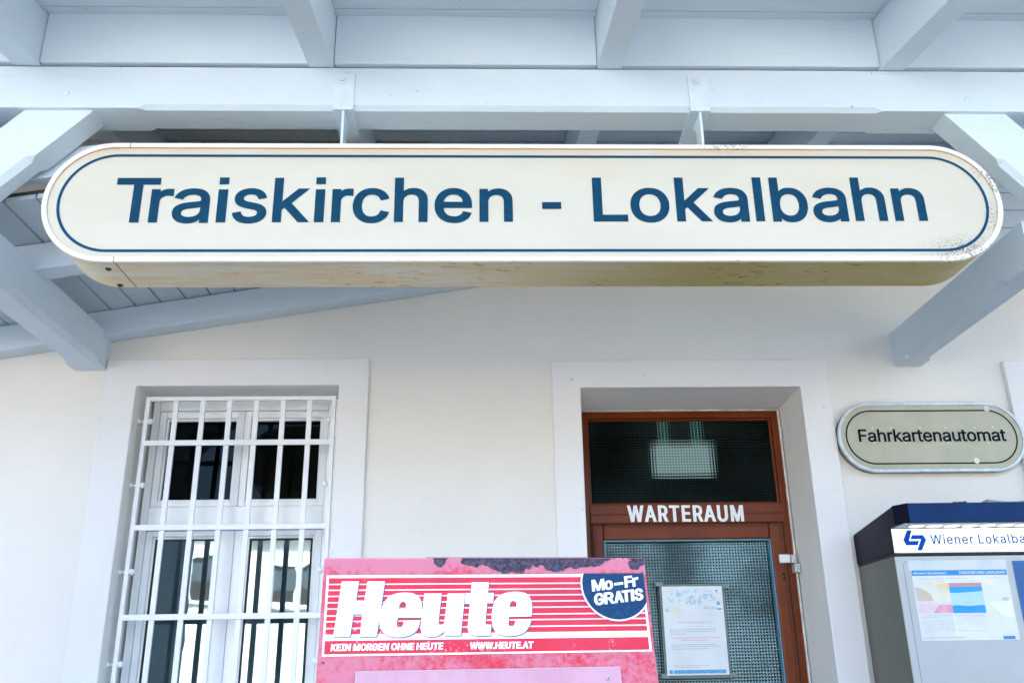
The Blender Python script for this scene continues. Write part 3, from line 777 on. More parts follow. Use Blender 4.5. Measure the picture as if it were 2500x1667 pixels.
lf.box(.598, .660, .250, .325, .02, 1.944).box(1.574, 1.654, .250, .325, .02, 1.944).box(.660, 1.574, .250, .325, 1.857, 1.944).box(.660, 1.574, .250, .325, .02, .35)
leaf = lf.build('door_leaf', door_mat, door, 0.010, seg=3)
gv = MB()
gv.box(.592, .598, .257, .33, .02, 1.95).box(1.654, 1.660, .257, .33, .02, 1.95).box(.598, 1.654, .257, .33, 1.944, 1.95)
gv.build('door_gap', groove_mat, door)
gv = MB()
gv.box(1.632, 1.636, .2487, .252, .05, 1.93).box(.6125, .6165, .2487, .252, .05, 1.93).box(.6165, 1.632, .2487, .252, 1.926, 1.930)
gv.build('groove_line', groove_mat, door)
bead = plain('blue_grey_sealant', (0.09, 0.27, 0.38), 0.5)
sl = MB()
sl.box(.660, .667, .252, .30, .35, 1.857).box(1.567, 1.574, .252, .30, .35, 1.857).box(.667, 1.567, .252, .30, 1.850, 1.857)
sl.build('glazing_seal', bead, door)
m = MB().poly([(.66, .288, .35), (1.574, .288, .35), (1.574, .288, 1.857), (.66, .288, 1.857)])
m.build('door_pane', glass_leaf, door)
ink_white = plain('white_vinyl', (0.82, 0.83, 0.83), 0.5, var=0.03)
letters('lettering', word('WARTERAUM', .797, 1.442, .0905, .0178, .0150, .70), lambda x, y: (x, DY0 - .0075, 1.957 + y - .006 * (x - .8)), ink_white, door)
ch = MB()
ch.box(1.606, 1.664, .226, .249, 1.725, 1.770).build('lock_case', plain('white_metal', (0.75, 0.78, 0.78), 0.4), door, 0.004)
MB().box(1.668, 1.695, .215, .261, 1.722, 1.768).box(1.672, 1.682, .205, .217, 1.727, 1.765).build('hinge', plain('worn_zinc', (0.50, 0.52, 0.52), 0.45, 0.5, 0.3, var=.3, scale=40), door, 0.003)
MB().box(1.676, 1.705, .205, .261, 1.673, 1.717).box(1.680, 1.690, .197, .207, 1.678, 1.712).build('hinge', plain('worn_cream_metal', (0.52, 0.55, 0.50), 0.45, 0.5, 0.3, var=.3, scale=40), door, 0.003)
hl = MB()
for z in (1.667, 1.645):
    hl.tube((1.626, .2475, z), (1.626, .252, z), .0082)
hl.build('screw_hole', plain('black_hole', (0.004, 0.004, 0.004), 0.9), door)

# lamp hanging in the waiting room, seen through the transom
lampm = NT('lit_lamp_panel').done((0.5, 0.5, 0.5), 0.6, emit=(0.60, 0.58, 0.68), estr=0.145)
lm = thing('hanging_lamp', (1.47, 1.7, 2.9), 'pale lit panel lamp hanging on two straps inside behind the dark transom glass', 'lamp')
MB().box(1.215, 1.635, 1.66, 1.72, 2.49, 2.715).build('lamp_panel', lampm, lm, 0.01)
strapm = NT('glowing_strap').done((0.4, 0.5, 0.46), 0.6, emit=(0.24, 0.40, 0.38), estr=0.085)  # straps are no lamps: a weak glow stands for light on them
for sx in (1.275, 1.515):
    MB().box(sx, sx + .045, 1.68, 1.70, 2.715, 3.3).build('strap', strapm, lm)

# ------------------------------------------------------------------ canopy
can = thing('platform_canopy', (0, -1.4, 0), 'white painted timber platform canopy of beams, rafters and boards above the hanging sign', 'canopy')

def chamfer_beam(a, b, up, w, h, c, s0, s1, run=0.03):
    """squared timber from a to b (centre line), both lower edges chamfered by c between s0 and L - s1"""
    a, b, up = Vector(a), Vector(b), Vector(up).normalized()
    d = (b - a)
    L = d.length
    d.normalize()
    sd_ = d.cross(up).normalized()
    up = sd_.cross(d)
    def ring(s, cc):
        p = a + d * s
        return [p - sd_ * (w / 2) + up * (h / 2), p + sd_ * (w / 2) + up * (h / 2), p + sd_ * (w / 2) + up * (-h / 2 + cc),
                p + sd_ * (w / 2 - cc) - up * (h / 2), p - sd_ * (w / 2 - cc) - up * (h / 2), p - sd_ * (w / 2) + up * (-h / 2 + cc)]
    e = 0.002
    return MB().loft([ring(0, e), ring(s0, e), ring(s0 + run, c), ring(L - s1 - run, c), ring(L - s1, e), ring(L, e)])

# main beam across the picture
BZ0, BZ1, BY0, BY1 = 3.409, 3.612, -1.5, -1.325
beam = chamfer_beam((-5, (BY0 + BY1) / 2, (BZ0 + BZ1) / 2), (5.4, (BY0 + BY1) / 2, (BZ0 + BZ1) / 2), (0, 0, 1), BY1 - BY0, BZ1 - BZ0, 0.019, 3.57, 3.68).build('main_beam', wood_x, can, 0.0025)
bt = MB().dome((-1.734, BY0, 3.479), (0, -1, 0), .016, .007)
bt.build('bolt', steel_white, beam, 0, True)
bt = MB().dome((2.097, BY0, 3.468), (0, -1, 0), .015, .006)
bt.build('bolt', steel_white, beam, 0, True)
bt = MB().dome((-.572, BY0, 3.590), (0, -1, 0), .007, .006)
bt.build('bolt', steel_white, beam, 0, True)

# tie beams from the wall out to the posts, posts and knee braces
for x0, x1 in ((-2.205, -2.032), (2.302, 2.452)):
    xm = (x0 + x1) / 2
    chamfer_beam((xm, 0.02, 2.857), (xm, -1.36, 2.857), (0, 0, 1), x1 - x0, 0.196, 0.027, 0.14, 0.2).build('tie_beam', wood_y, can, 0.0025)
    px_ = -.035 if x0 < 0 else .075
    MB().box(x0 + px_, x1 + px_, -1.502, -1.332, 0.0, 3.408).build('post', wood_z, can, 0.006)
braces = ((-1.7585, 1), (2.128, -1))
for xb, sgn in braces:
    ang = R(46.5) if sgn > 0 else R(50.0)
    d = Vector((math.cos(ang) * -sgn, 0, -math.sin(ang)))
    top = Vector((xb, -1.421, 3.409)) - d * 0.16
    bot = Vector((xb, -1.421, 3.409)) + d * 0.60
    upn = Vector((-math.sin(ang) * sgn, 0, math.cos(ang)))
    chamfer_beam(top, bot, upn, 0.118, 0.206, 0.024, 0.36, 0.02).build('knee_brace', wood_x, can, 0.0025)

# rafters run forward and down over the beam
SL = 0.214
rz = lambda y: 3.616 + SL * (y + 1.5)
rx0 = -0.732 - 3 * 1.234
m = MB()
yf, yk = -2.34, -0.02
m.hexa([(rx0, yf, rz(yf)), (rx0 + .106, yf, rz(yf)), (rx0 + .106, yk, rz(yk)), (rx0, yk, rz(yk))],
       [(rx0, yf, rz(yf) + .256), (rx0 + .106, yf, rz(yf) + .256), (rx0 + .106, yk, rz(yk) + .256), (rx0, yk, rz(yk) + .256)])
raf = m.build('rafter', wood_y, can, 0.003)
for i in range(1, 8):
    copy_part(raf, (1.234 * i, 0, 0), can)
# boards standing on the beam between the rafters
m = MB()
m.box(rx0 + .108, rx0 + 1.232, -1.517, -1.483, 3.624, 3.880)
blk = m.build('blocking_board', wood_x, can, 0.005, seg=3)
for i in range(1, 7):
    copy_part(blk, (1.234 * i, 0, 0), can)
# roof boards on top of the rafters
m = MB()
yb = -1.577
k = 0
ys = [yb - .155 * i for i in range(5, -1, -1)] + [yb + .155 * i for i in range(1, 11)]
for i in range(len(ys) - 1):
    y0, y1 = ys[i] + .0035, ys[i + 1] - .0035
    z0, z1 = rz(y0) + .259, rz(y1) + .259
    m.hexa([(-5, y0, z0), (5.4, y0, z0), (5.4, y1, z1), (-5, y1, z1)], [(-5, y0, z0 + .022), (5.4, y0, z0 + .022), (5.4, y1, z1 + .022), (-5, y1, z1 + .022)])
m.build('roof_board', board_x_mat, can, 0.002)
m = MB()
y0, y1 = -2.42, 0.0
m.hexa([(-5, y0, rz(y0) + .29), (5.4, y0, rz(y0) + .29), (5.4, y1, rz(y1) + .29), (-5, y1, rz(y1) + .29)],
       [(-5, y0, rz(y0) + .31), (5.4, y0, rz(y0) + .31), (5.4, y1, rz(y1) + .31), (-5, y1, rz(y1) + .31)])
m.build('roof_cover', plain('dark_roofing_felt', (0.07, 0.07, 0.07), 0.9), can)

# lower side roof behind the beam, climbing to the right
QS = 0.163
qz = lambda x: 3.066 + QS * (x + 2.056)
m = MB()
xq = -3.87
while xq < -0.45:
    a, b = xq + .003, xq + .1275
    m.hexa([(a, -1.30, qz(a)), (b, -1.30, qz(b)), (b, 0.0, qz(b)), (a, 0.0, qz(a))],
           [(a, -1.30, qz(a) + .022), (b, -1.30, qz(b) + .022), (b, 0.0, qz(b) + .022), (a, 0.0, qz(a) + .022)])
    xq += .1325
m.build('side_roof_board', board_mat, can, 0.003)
m = MB()
xe = -.46
m.hexa([(-3.9, -1.29, qz(-3.9) + .026), (xe, -1.29, qz(xe) + .026), (xe, 0, qz(xe) + .026), (-3.9, 0, qz(-3.9) + .026)],
       [(-3.9, -1.29, qz(-3.9) + .045), (xe, -1.29, qz(xe) + .045), (xe, 0, qz(xe) + .045), (-3.9, 0, qz(-3.9) + .045)])
m.build('side_roof_cover', plain('dark_side_roofing', (0.07, 0.07, 0.07), 0.9), can)
def side_rafter(y0, y1, h, lift=0.0, xa=-3.9, xb=.04):
    m = MB()
    zl = lambda x: qz(x) - .0035 + lift
    m.hexa([(xa, y0, zl(xa) - h), (xb, y0, zl(xb) - h), (xb, y1, zl(xb) - h), (xa, y1, zl(xa) - h)],
           [(xa, y0, zl(xa)), (xb, y0, zl(xb)), (xb, y1, zl(xb)), (xa, y1, zl(xa))])
    m.build('side_rafter', wood_x, can, 0.004)
side_rafter(-.115, -.003, .146)
side_rafter(-.93, -.815, .135, 0.0, -3.9, -.46)
side_rafter(-1.345, -1.302, .13, .20, -2.02, -1.60)

# ------------------------------------------------------------------ hanger brackets of the big sign
def bracket(cx, label):
    b = thing('sign_bracket', (cx, -1.5, BZ0), label, 'bracket', 'steel brackets holding the station sign')
    MB().box(cx - .043, cx + .043, BY0 - .0075, BY0 - .0005, BZ0 - .008, 3.576).build('face_plate', steel_white, b, 0.0015)
    MB().box(cx - .043, cx + .043, BY0 - .0005, -1.235, BZ0 - .008, BZ0 - .0005).build('flange', steel_white, b, 0.0015)
    w = MB()
    w.hexa([(cx - .0055, -1.498, BZ0 - .008), (cx - .0055, -1.37, BZ0 - .008), (cx - .0055, -1.42, BZ0 - .06), (cx - .0055, -1.42, 3.166), (cx - .0055, -1.498, 3.166)],
           [(cx + .0055, -1.498, BZ0 - .008), (cx + .0055, -1.37, BZ0 - .008), (cx + .0055, -1.42, BZ0 - .06), (cx + .0055, -1.42, 3.166), (cx + .0055, -1.498, 3.166)])
    w.build('web', steel_white, b, 0.0015)
    h = MB()
    h.tube((cx - .009, BY0 - .0075, 3.547), (cx - .009, BY0 - .0105, 3.547), .019, 20)
    h.tube((cx - .009, BY0 - .0105, 3.547), (cx - .009, BY0 - .0205, 3.547), .0125, 6)
    h.build('bolt', steel_white, b, 0.001)
bracket(-.577, 'white steel hanger bracket holding the left half of the station sign')
bracket(.931, 'white steel hanger bracket holding the right half of the station sign')

# ------------------------------------------------------------------ big station sign
def stadium(x0, x1, z0, z1, y, n=40):
    r = (z1 - z0) / 2
    cz = (z0 + z1) / 2
    pts = []
    for i in range(n + 1):
        a = math.pi / 2 + math.pi * i / n
        pts.append((x0 + r + r * math.cos(a), y, cz + r * math.sin(a)))
    for i in range(n + 1):
        a = -math.pi / 2 + math.pi * i / n
        pts.append((x1 - r + r * math.cos(a), y, cz + r * math.sin(a)))
    return pts

SX0, SX1, SZ0, SZ1, SY = -1.689, 2.073, 2.648, 3.166, -1.62
t = NT('aged_acrylic_sign_face')
v = t.coord()
c = t.mix(t.ramp(t.noise(t.coord((.8, 1, 2.5)), 1.6, 4), 0.3, 0.7), (0.57, 0.525, 0.40), (0.61, 0.57, 0.45))
tcg = t.n('ShaderNodeTexCoord'); spg = t.n('ShaderNodeSeparateXYZ'); t.l(tcg.outputs['Object'], spg.inputs[0])
yel = t.math('MULTIPLY', t.ramp(spg.outputs['Z'], 3.06, 3.14), t.ramp(t.noise(t.coord((2, 1, 6)), 2.0, 5), 0.25, 0.65, 0.4, 1.0))
c = t.mix(t.math('MULTIPLY', yel, 0.9), c, (0.58, 0.46, 0.31))
grime = t.noise(t.coord((1, 1, 1.6)), 85, 6, 0.8)
for cc, rr, lo, amt in (((1.90, -1.61, 2.69), (.24, 1, .10), .50, .85), ((2.03, -1.61, 2.82), (.06, 1, .14), .52, .8), ((2.00, -1.61, 3.05), (.07, 1, .09), .55, .6),
                   ((.99, -1.61, 3.15), (.13, 1, .035), .52, .7), ((-1.46, -1.61, 3.145), (.09, 1, .02), .52, .6), ((1.04, -1.61, 3.10), (.08, 1, .06), .60, .4)):
    f = t.math('MULTIPLY', t.ramp(grime, lo - .03, lo + .07), t.math('MULTIPLY', t.spot(cc, rr), amt * 1.2))
    c = t.mix(t.math('MINIMUM', f, 0.9), c, (0.16, 0.12, 0.07))
specks = t.ramp(t.noise(v, 60, 2), 0.79, 0.80)
c = t.mix(t.math('MULTIPLY', specks, 0.7), c, (0.25, 0.2, 0.14))
sign_face = t.done(c, 0.32, 0.5, 0)

t = NT('white_rim_metal')
v = t.coord()
c = t.mix(t.ramp(t.noise(v, 4, 4), .3, .7), (0.75, 0.715, 0.64), (0.81, 0.78, 0.71))
tcg = t.n('ShaderNodeTexCoord'); spg = t.n('ShaderNodeSeparateXYZ'); t.l(tcg.outputs['Object'], spg.inputs[0])
c = t.mix(t.math('MULTIPLY', t.ramp(spg.outputs['Z'], 3.0, 3.15), 0.55), c, (0.80, 0.72, 0.63))
low = t.math('SUBTRACT', 1.0, t.ramp(spg.outputs['Z'], 2.655, 2.70))
f = t.math('MULTIPLY', t.ramp(t.noise(t.coord((1, 1, 2)), 34, 6, .75), .58, .68), t.math('MULTIPLY', low, .55))
c = t.mix(f, c, (0.30, 0.23, 0.16))
grime = t.noise(v, 60, 6, 0.75)
for cc, rr in (((1.93, -1.62, 2.69), (.28, 1, .11)), ((.99, -1.62, 3.16), (.16, 1, .05)), ((2.04, -1.62, 3.0), (.08, 1, .12))):
    f = t.math('MULTIPLY', t.ramp(grime, .51, .60), t.math('MULTIPLY', t.spot(cc, rr), 1.15))
    c = t.mix(t.math('MINIMUM', f, .85), c, (0.17, 0.12, 0.07))
rim_mat = t.done(c, 0.4, 0.5)

t = NT('stained_casing')
v = t.coord()
tcg = t.n('ShaderNodeTexCoord'); spg = t.n('ShaderNodeSeparateXYZ'); t.l(tcg.outputs['Object'], spg.inputs[0])
smear = t.noise(t.coord((0.8, 6, 6)), 2.6, 7, .66, 0.35)
c = t.mix(t.ramp(smear, .36, .60), (0.82, 0.76, 0.61), (0.80, 0.63, 0.35))
alg = t.math('MULTIPLY', t.ramp(spg.outputs['X'], -.4, 1.1), t.ramp(t.noise(t.coord((2, 6, 6)), 2.0, 4), .2, .6, .75, 1.0))
c = t.mix(t.math('MULTIPLY', alg, .92), c, (0.47, 0.385, 0.115))
sp = t.ramp(t.noise(t.coord((.8, 2.6, 1)), 24, 4, .6), .585, .64)
spm = t.math('MULTIPLY', t.ramp(t.noise(v, 2.3, 2), .42, .58), t.ramp(spg.outputs['X'], -.9, .2, .25, 1.0))
c = t.mix(t.math('MULTIPLY', t.math('MULTIPLY', sp, spm), .85), c, (0.20, 0.115, 0.012))
clean = t.spot((2.03, -1.5, 2.78), (.22, 2, .16))
c = t.mix(t.math('MULTIPLY', clean, .8), c, (0.66, 0.62, 0.50))
clean2 = t.spot((-1.66, -1.5, 2.74), (.24, 2, .22))
c = t.mix(t.math('MULTIPLY', clean2, .65), c, (0.72, 0.69, 0.60))
casing_mat = t.done(c, 0.45, 0.4, 0, t.bump(t.noise(v, 25, 4), .10, .004))
line_mat = plain('dark_blue_vinyl_line', (0.0, 0.058, 0.125), 0.6, 0.15, var=0.05)
t = NT('blue_vinyl_lettering')
v = t.coord()
c = t.mix(t.ramp(t.noise(v, 30, 5, .7), .35, .7), (0.0, 0.040, 0.088), (0.0, 0.054, 0.108))
c = t.mix(t.ramp(t.noise(v, 95, 3), .74, .78), c, (0.12, 0.22, 0.34))
text_blue = t.done(c, 0.6, 0.15)

sg = thing('station_sign', (0.19, -1.5, 2.648), 'long white oval station sign with blue lettering hung below the canopy beam', 'sign')
outer = stadium(SX0, SX1, SZ0, SZ1, SY)
back = stadium(SX0 + .002, SX1 - .002, SZ0 + .002, SZ1 - .002, SY + .012)
cas = MB()
cas.flat = False
cas.loft([stadium(SX0 + .003, SX1 - .003, SZ0 + .003, SZ1 - .003, SY + .010), stadium(SX0 + .003, SX1 - .003, SZ0 + .003, SZ1 - .003, SY + .250)])
cas.build('casing', casing_mat, sg, 0, True)
rim = MB()
w = .021
ins = lambda d, y: stadium(SX0 + d, SX1 - d, SZ0 + d, SZ1 - d, y)
rings = [ins(.0, SY + .014), ins(.0, SY + .004), ins(.003, SY), ins(w - .002, SY), ins(w, SY + .002), ins(w, SY + .0085)]
rim.loft(rings, cap=False)
rim.build('rim', rim_mat, sg, 0, True)
fc = MB()
fc.poly(ins(w - .001, SY + .0065)[::-1])
fc.build('face_panel', sign_face, sg)
gp = MB()
gp.flat = True
gp.strip(stadium(SX0 + w - .0005, SX1 - w + .0005, SZ0 + w - .0005, SZ1 - w + .0005, SY + .0058), stadium(SX0 + w + .0022, SX1 - w - .0022, SZ0 + w + .0022, SZ1 - w - .0030, SY + .0058))
t = NT('brown_gap_line')  # line goes from pale at the bottom to brown at the top
tcg = t.n('ShaderNodeTexCoord'); spg = t.n('ShaderNodeSeparateXYZ'); t.l(tcg.outputs['Object'], spg.inputs[0])
gp.build('gap_line', t.done(t.mix(t.ramp(spg.outputs['Z'], 2.70, 3.12), (0.52, 0.48, 0.42), (0.34, 0.22, 0.07)), .8), sg)
ln = MB()
ln.flat = True
ln.strip(stadium(-1.632, 2.016, 2.690, 3.1150, SY + .0050), stadium(-1.6205, 2.0045, 2.7015, 3.1040, SY + .0050))
ln.build('border_line', line_mat, sg)
TILT = 0.0028
rows = []
def put(ch, x0, x1, lo, hi):
    rows.append((ch, x0, x1, lo, hi))
A, XH, OV = .1945, .1435, .005
for ch, x0, x1 in (('T', -1.414, -1.246), ('r', -1.277, -1.191), ('a', -1.190, -1.049), ('i', -1.020, -.983), ('s', -.960, -.829), ('k', -.806, -.668), ('i', -.645, -.608),
                   ('r', -.580, -.498), ('c', -.499, -.358), ('h', -.338, -.208), ('e', -.182, -.036), ('n', -.007, .123), ('-', .238, .313), ('L', .438, .573), ('o', .585, .739),
                   ('k', .765, .901), ('a', .913, 1.052), ('l', 1.077, 1.112), ('b', 1.144, 1.289), ('a', 1.308, 1.446), ('h', 1.472, 1.601), ('n', 1.630, 1.760)):
    if ch in 'TLkhbli':
        lo, hi = (0, A) if ch != 'b' else (-OV, A)
    elif ch == '-':
        lo, hi = .0555, .0855
    elif ch in 'rn':
        lo, hi = 0, XH + .003
    else:
        lo, hi = -OV, XH + OV
    rows.append((ch, x0, x1, lo, hi))
def rect(x0, x1, z0, z1):
    return [(x0, z0), (x0, z1), (x1, z1), (x1, z0)]
gl = []
for ch, x0, x1, lo, hi in rows:
    if ch == 'i':
        gl.append([rect(x0, x1, 0, XH), rect(x0, x1, hi - .0285, hi + .002)])
    elif ch == 'l':
        gl.append([rect(x0, x1, 0, hi + .001)])
    elif ch == '-':
        gl.append([rect(x0, x1, lo, hi)])
    else:
        gl.append(glyph_fit(ch, x0, x1, lo, hi, .0365, .0295))
letters('lettering', gl, lambda x, z: (x, SY + .0045, 2.8185 + z + TILT * (x - .1)), text_blue, sg)
seam = MB()
seam.box(-1.3835, -1.3815, SY - .0008, SY + .011, SZ0 - .0005, SZ0 + w)
seam.box(-1.3835, -1.3815, SY + .012, SY + .249, SZ0 + .0018, SZ0 + .006)
seam_mat = plain('dark_seam', (0.06, 0.05, 0.04), .9)
seam.build('seam', seam_mat, sg)
MB().box(-1.3835, -1.3815, SY - .0008, SY + .011, SZ1 - w, SZ1 + .0005).build('seam', seam_mat, sg)
scm = plain('rusty_screw', (0.05, 0.04, 0.025), .6, var=.4, scale=200)
for sy in (-1.549, -1.395):
    MB().dome((-1.427 - .012 * (sy + 1.549) / .154, sy, SZ0 + .0032), (0, 0, -1), .0115, .008).build('screw', scm, sg, 0, True)

# ------------------------------------------------------------------ small oval sign above the ticket machine
fs = thing('ticket_sign', (2.417, -.03, 2.346), 'small beige oval sign with black lettering on the wall above the ticket machine', 'sign')
FX0, FX1, FZ0, FZ1, FY = 1.906, 2.928, 2.154, 2.537, -.056
t = NT('beige_sign_face')
v = t.coord()
c = t.mix(t.ramp(t.noise(v, 6, 5), .3, .7), (0.40, 0.395, 0.285), (0.45, 0.445, 0.335))
c = t.mix(t.math('MULTIPLY', t.ramp(t.noise(v, 45, 4), .68, .76), .5), c, (0.33, 0.33, 0.22))
fahr_face = t.done(c, .35, .45)
alu = plain('dull_aluminium', (0.56, 0.61, 0.64), .42, .5, .35, var=.12, scale=20)
fin = lambda d, y: stadium(FX0 + d, FX1 - d, FZ0 + d, FZ1 - d, y, 32)
MB().loft([fin(.004, FY + .006), fin(.004, -.0005)]).build('casing', plain('grimy_olive_edge', (0.20, 0.18, 0.12), .6, var=.4, scale=14), fs, 0, True)
MB().loft([fin(0, FY + .014), fin(0, FY + .003), fin(.003, FY), fin(.015, FY), fin(.017, FY + .003), fin(.017, FY + .006)], cap=False).build('rim', alu, fs, 0, True)
MB().poly(fin(.016, FY + .005)[::-1]).build('face_panel', fahr_face, fs)
black_ink = plain('black_vinyl', (0.003, 0.006, 0.014), .6, .1)
m = MB(); m.flat = True
m.strip(fin(.043, FY + .0035), fin(.0505, FY + .0035))
m.build('border_line', black_ink, fs)
letters('lettering', word('Fahrkartenautomat', 2.018, 2.823, .0690, .0130, .0112, 1.0), lambda x, z: (x, FY + .003, 2.3195 + z - .002 * (x - 2.4)), black_ink, fs)
dots = plain('pale_cover_cap', (0.62, 0.66, 0.58), .5)
for dx_, dz_, r_ in ((2.745, 2.500, .017), (2.636, 2.213, .016)):
    MB().tube((dx_, FY + .0035, dz_), (dx_, FY + .0015, dz_), r_, 24).build('cover_cap', dots, fs)
sm = MB()
for dx_, dz_ in ((2.10, 2.398), (2.20, 2.395), (2.36, 2.396), (2.50, 2.394), (2.66, 2.396), (2.76, 2.396), (2.10, 2.316), (2.27, 2.314), (2.50, 2.312), (2.72, 2.310)):
    sm.tube((dx_, FY + .0035, dz_), (dx_, FY + .0022, dz_), .0052, 12)
sm.build('stud', dots, fs)

# ------------------------------------------------------------------ notice in a sleeve on the door
nt = thing('paper_notice', (1.117, .245, 1.16), 'white printed paper notice in a clear sleeve taped to the door glass', 'notice')
NY = .2465
sleeve = plain('dark_clear_sleeve', (0.10, 0.15, 0.14), .25, .6)
paper = plain('white_paper', (0.72, 0.75, 0.75), .35, .5, var=.04)
MB().box(.943, 1.293, NY, NY + .003, 1.148, 1.622).build('sleeve', sleeve, nt)
MB().box(.956, 1.280, NY - .0015, NY - .0004, 1.163, 1.610).build('sheet', paper, nt)
tape = plain('clear_tape', (0.14, 0.20, 0.19), .3)
for a, b in ((.925, 1.612), (1.285, 1.60), (.925, 1.150), (1.285, 1.150)):
    MB().box(a, a + .04, NY - .001, NY + .002, b, b + .022).build('tape', tape, nt)
pale_blue = plain('pale_blue_print', (0.56, 0.69, 0.76), .4, var=.25, scale=60)
cols = {'b': pale_blue, 'd': plain('mid_blue_print', (0.10, 0.36, 0.62), .4, var=.15, scale=80), 'y': plain('pale_yellow_print', (0.74, 0.74, 0.58), .4),
        'g': plain('grey_print', (0.48, 0.51, 0.56), .4, var=.2, scale=150), 'r': plain('rose_print', (0.68, 0.42, 0.48), .4, var=.2, scale=150)}
def marks(name, key, rects, y, parent):
    m = MB(); m.flat = True
    for a, b, c_, d_ in rects:
        m.poly([(a, y, c_), (b, y, c_), (b, y, d_), (a, y, d_)])
    m.build(name, cols[key], parent)
PY = NY - .0022
marks('photo_print', 'b', [(.99, 1.02, 1.53, 1.575), (1.03, 1.07, 1.555, 1.59), (1.04, 1.055, 1.51, 1.552), (1.08, 1.135, 1.515, 1.568), (1.075, 1.15, 1.574, 1.592), (1.145, 1.165, 1.51, 1.56), (1.17, 1.24, 1.535, 1.57), (1.18, 1.225, 1.58, 1.592), (1.17, 1.25, 1.49, 1.505), (.97, .98, 1.48, 1.50)], PY, nt)
marks('dark_print', 'd', [(1.245, 1.255, 1.578, 1.592), (1.247, 1.262, 1.512, 1.530), (1.245, 1.268, 1.488, 1.496), (.966, .985, 1.171, 1.189), (.990, 1.265, 1.171, 1.189)], PY, nt)
marks('yellow_note', 'y', [(.975, 1.05, 1.478, 1.502)], PY, nt)
marks('text_line', 'g', [(1.03, 1.21, 1.424, 1.4275), (.98, 1.228, 1.388, 1.3915), (.98, 1.228, 1.377, 1.3805), (.98, 1.065, 1.365, 1.3685), (.985, 1.22, 1.312, 1.3155), (.985, 1.25, 1.302, 1.3055), (.995, 1.18, 1.291, 1.2945), (.99, 1.18, 1.209, 1.2115), (.995, 1.13, 1.200, 1.2025)], PY, nt)
marks('red_line', 'r', [(.99, 1.244, 1.346, 1.3495), (1.04, 1.19, 1.334, 1.3375)], PY, nt)

# ------------------------------------------------------------------ ticket machine
tm = thing('ticket_machine', (2.4, -.24, 0), 'grey ticket machine with dark blue cap and white lit header at the right edge', 'ticket machine')
MX0, MX1, MY0, MY1 = 1.928, 2.90, -.467, -.02
side_grey = plain('olive_reflection_tint', (0.15, 0.155, 0.125), .5, .4, var=.05, scale=30)  # dark olive reflection on the grey side is put into the colour
front_grey = plain('light_grey_coating', (0.46, 0.49, 0.49), .42, .45, var=.03)
navy = plain('dark_blue_coating', (0.004, 0.030, 0.115), .5, .15, var=.12, scale=12)
navy_side = plain('navy_side_coating', (0.012, 0.014, 0.028), .5, .2, var=.1)
lit_white = NT('lit_white_header').done((0.80, 0.83, 0.84), .35, emit=(0.92, 1.0, 1.0), estr=0.08)
black = plain('black_joint', (0.008, 0.008, 0.012), .5)
MB().box(MX0 + .0015, MX1, MY0 + .012, MY1, 0.02, 1.672).build('body', side_grey, tm, 0.004)
fp = MB()
fp.box(MX0, MX1 + .001, MY0 - .002, MY0 + .011, 0.03, 1.668)
fp.build('front_panel', front_grey, tm, 0.005)
pn = MB()
# service door outline: a thin dark groove with a rounded corner
gx, gz = 1.960, 1.645
arc = [(gx + .022 - .022 * math.cos(a), gz - .022 + .022 * math.sin(a)) for a in [i * math.pi / 16 for i in range(9)]]
path = [(gx, .1)] + arc + [(gx + .03, gz)]
n0 = [(p[0], MY0 - .0026, p[1]) for p in path]
inn = [(gx + .0022, .1)] + [(gx + .022 - .0198 * math.cos(a), gz - .022 + .0198 * math.sin(a)) for a in [i * math.pi / 16 for i in range(9)]] + [(gx + .03, gz - .0022)]
n1 = [(p[0], MY0 - .0026, p[1]) for p in inn]
for i in range(len(n0) - 1):
    pn.poly([n0[i], n0[i + 1], n1[i + 1], n1[i]])
pn.flat = True
pn.build('door_groove', plain('grey_groove', (0.16, 0.18, 0.20), .7), tm)
MB().box(MX0 + .001, MX1, MY0 - .001, MY1, 1.6735, 1.6825).build('joint', black, tm)
cp = MB()
zb0 = 1.684
side = [(-.016, zb0), (-.016, 1.833), (-.524, 1.893), (-.524, 1.803), (-.468, 1.800), (-.468, zb0)]
cp.hexa([(MX0 - .001, y, z) for y, z in side], [(MX0 + .03, y, z) for y, z in side])
cap_o = cp.build('cap_side', navy_side, tm, 0.003)
MB().hexa([(MX0 + .031, -.02, 1.80), (MX0 + .031, -.02, 1.832), (MX0 + .031, -.52, 1.890), (MX0 + .031, -.52, 1.803)],
          [(MX1, -.02, 1.80), (MX1, -.02, 1.832), (MX1, -.52, 1.890), (MX1, -.52, 1.803)]).build('cap_top', navy, tm, 0.003)
vf = MB()
loop = lambda z: [(MX0 - .0005, -.5245, z), (1.967, -.600, z), (MX1, -.600, z), (MX1, -.5245, z)]
vf.hexa(loop(1.8035), loop(1.894))
vf.build('visor', navy, tm, 0.002)
chm = MB()
chm.poly([(MX0 - .0025, -.5262, 1.8037), (1.9655, -.6018, 1.8037), (1.9655, -.6018, 1.8938), (MX0 - .0025, -.5262, 1.8938)])
chm.build('visor_corner', plain('dark_navy_corner', (0.002, 0.003, 0.018), .5, .15), tm)
lt = NT('light_strip_lamp').done((0.8, 0.85, 0.85), .5, emit=(0.85, 1.0, 0.97), estr=0.32)
under = MB().box(1.945, MX1 - .01, -.585, -.4725, 1.7985, 1.8028)
under.build('light_tray', plain('tray_grey', (0.50, 0.55, 0.56), .4), tm)
for i in range(8):
    lx = 2.03 + i * .085
    MB().tube((lx, -.520, 1.7984), (lx, -.520, 1.7972), .034, 24).build('lamp', lt, tm)
hd = MB()
hd.box(MX0 + .001, MX1, -.474, -.4685, 1.684, 1.796)
hd.build('header', lit_white, tm, 0.003)
logo_blue = plain('logo_blue', (0.003, 0.055, 0.36), .6, .1)
HY = -.4752
lg = MB(); lg.flat = True
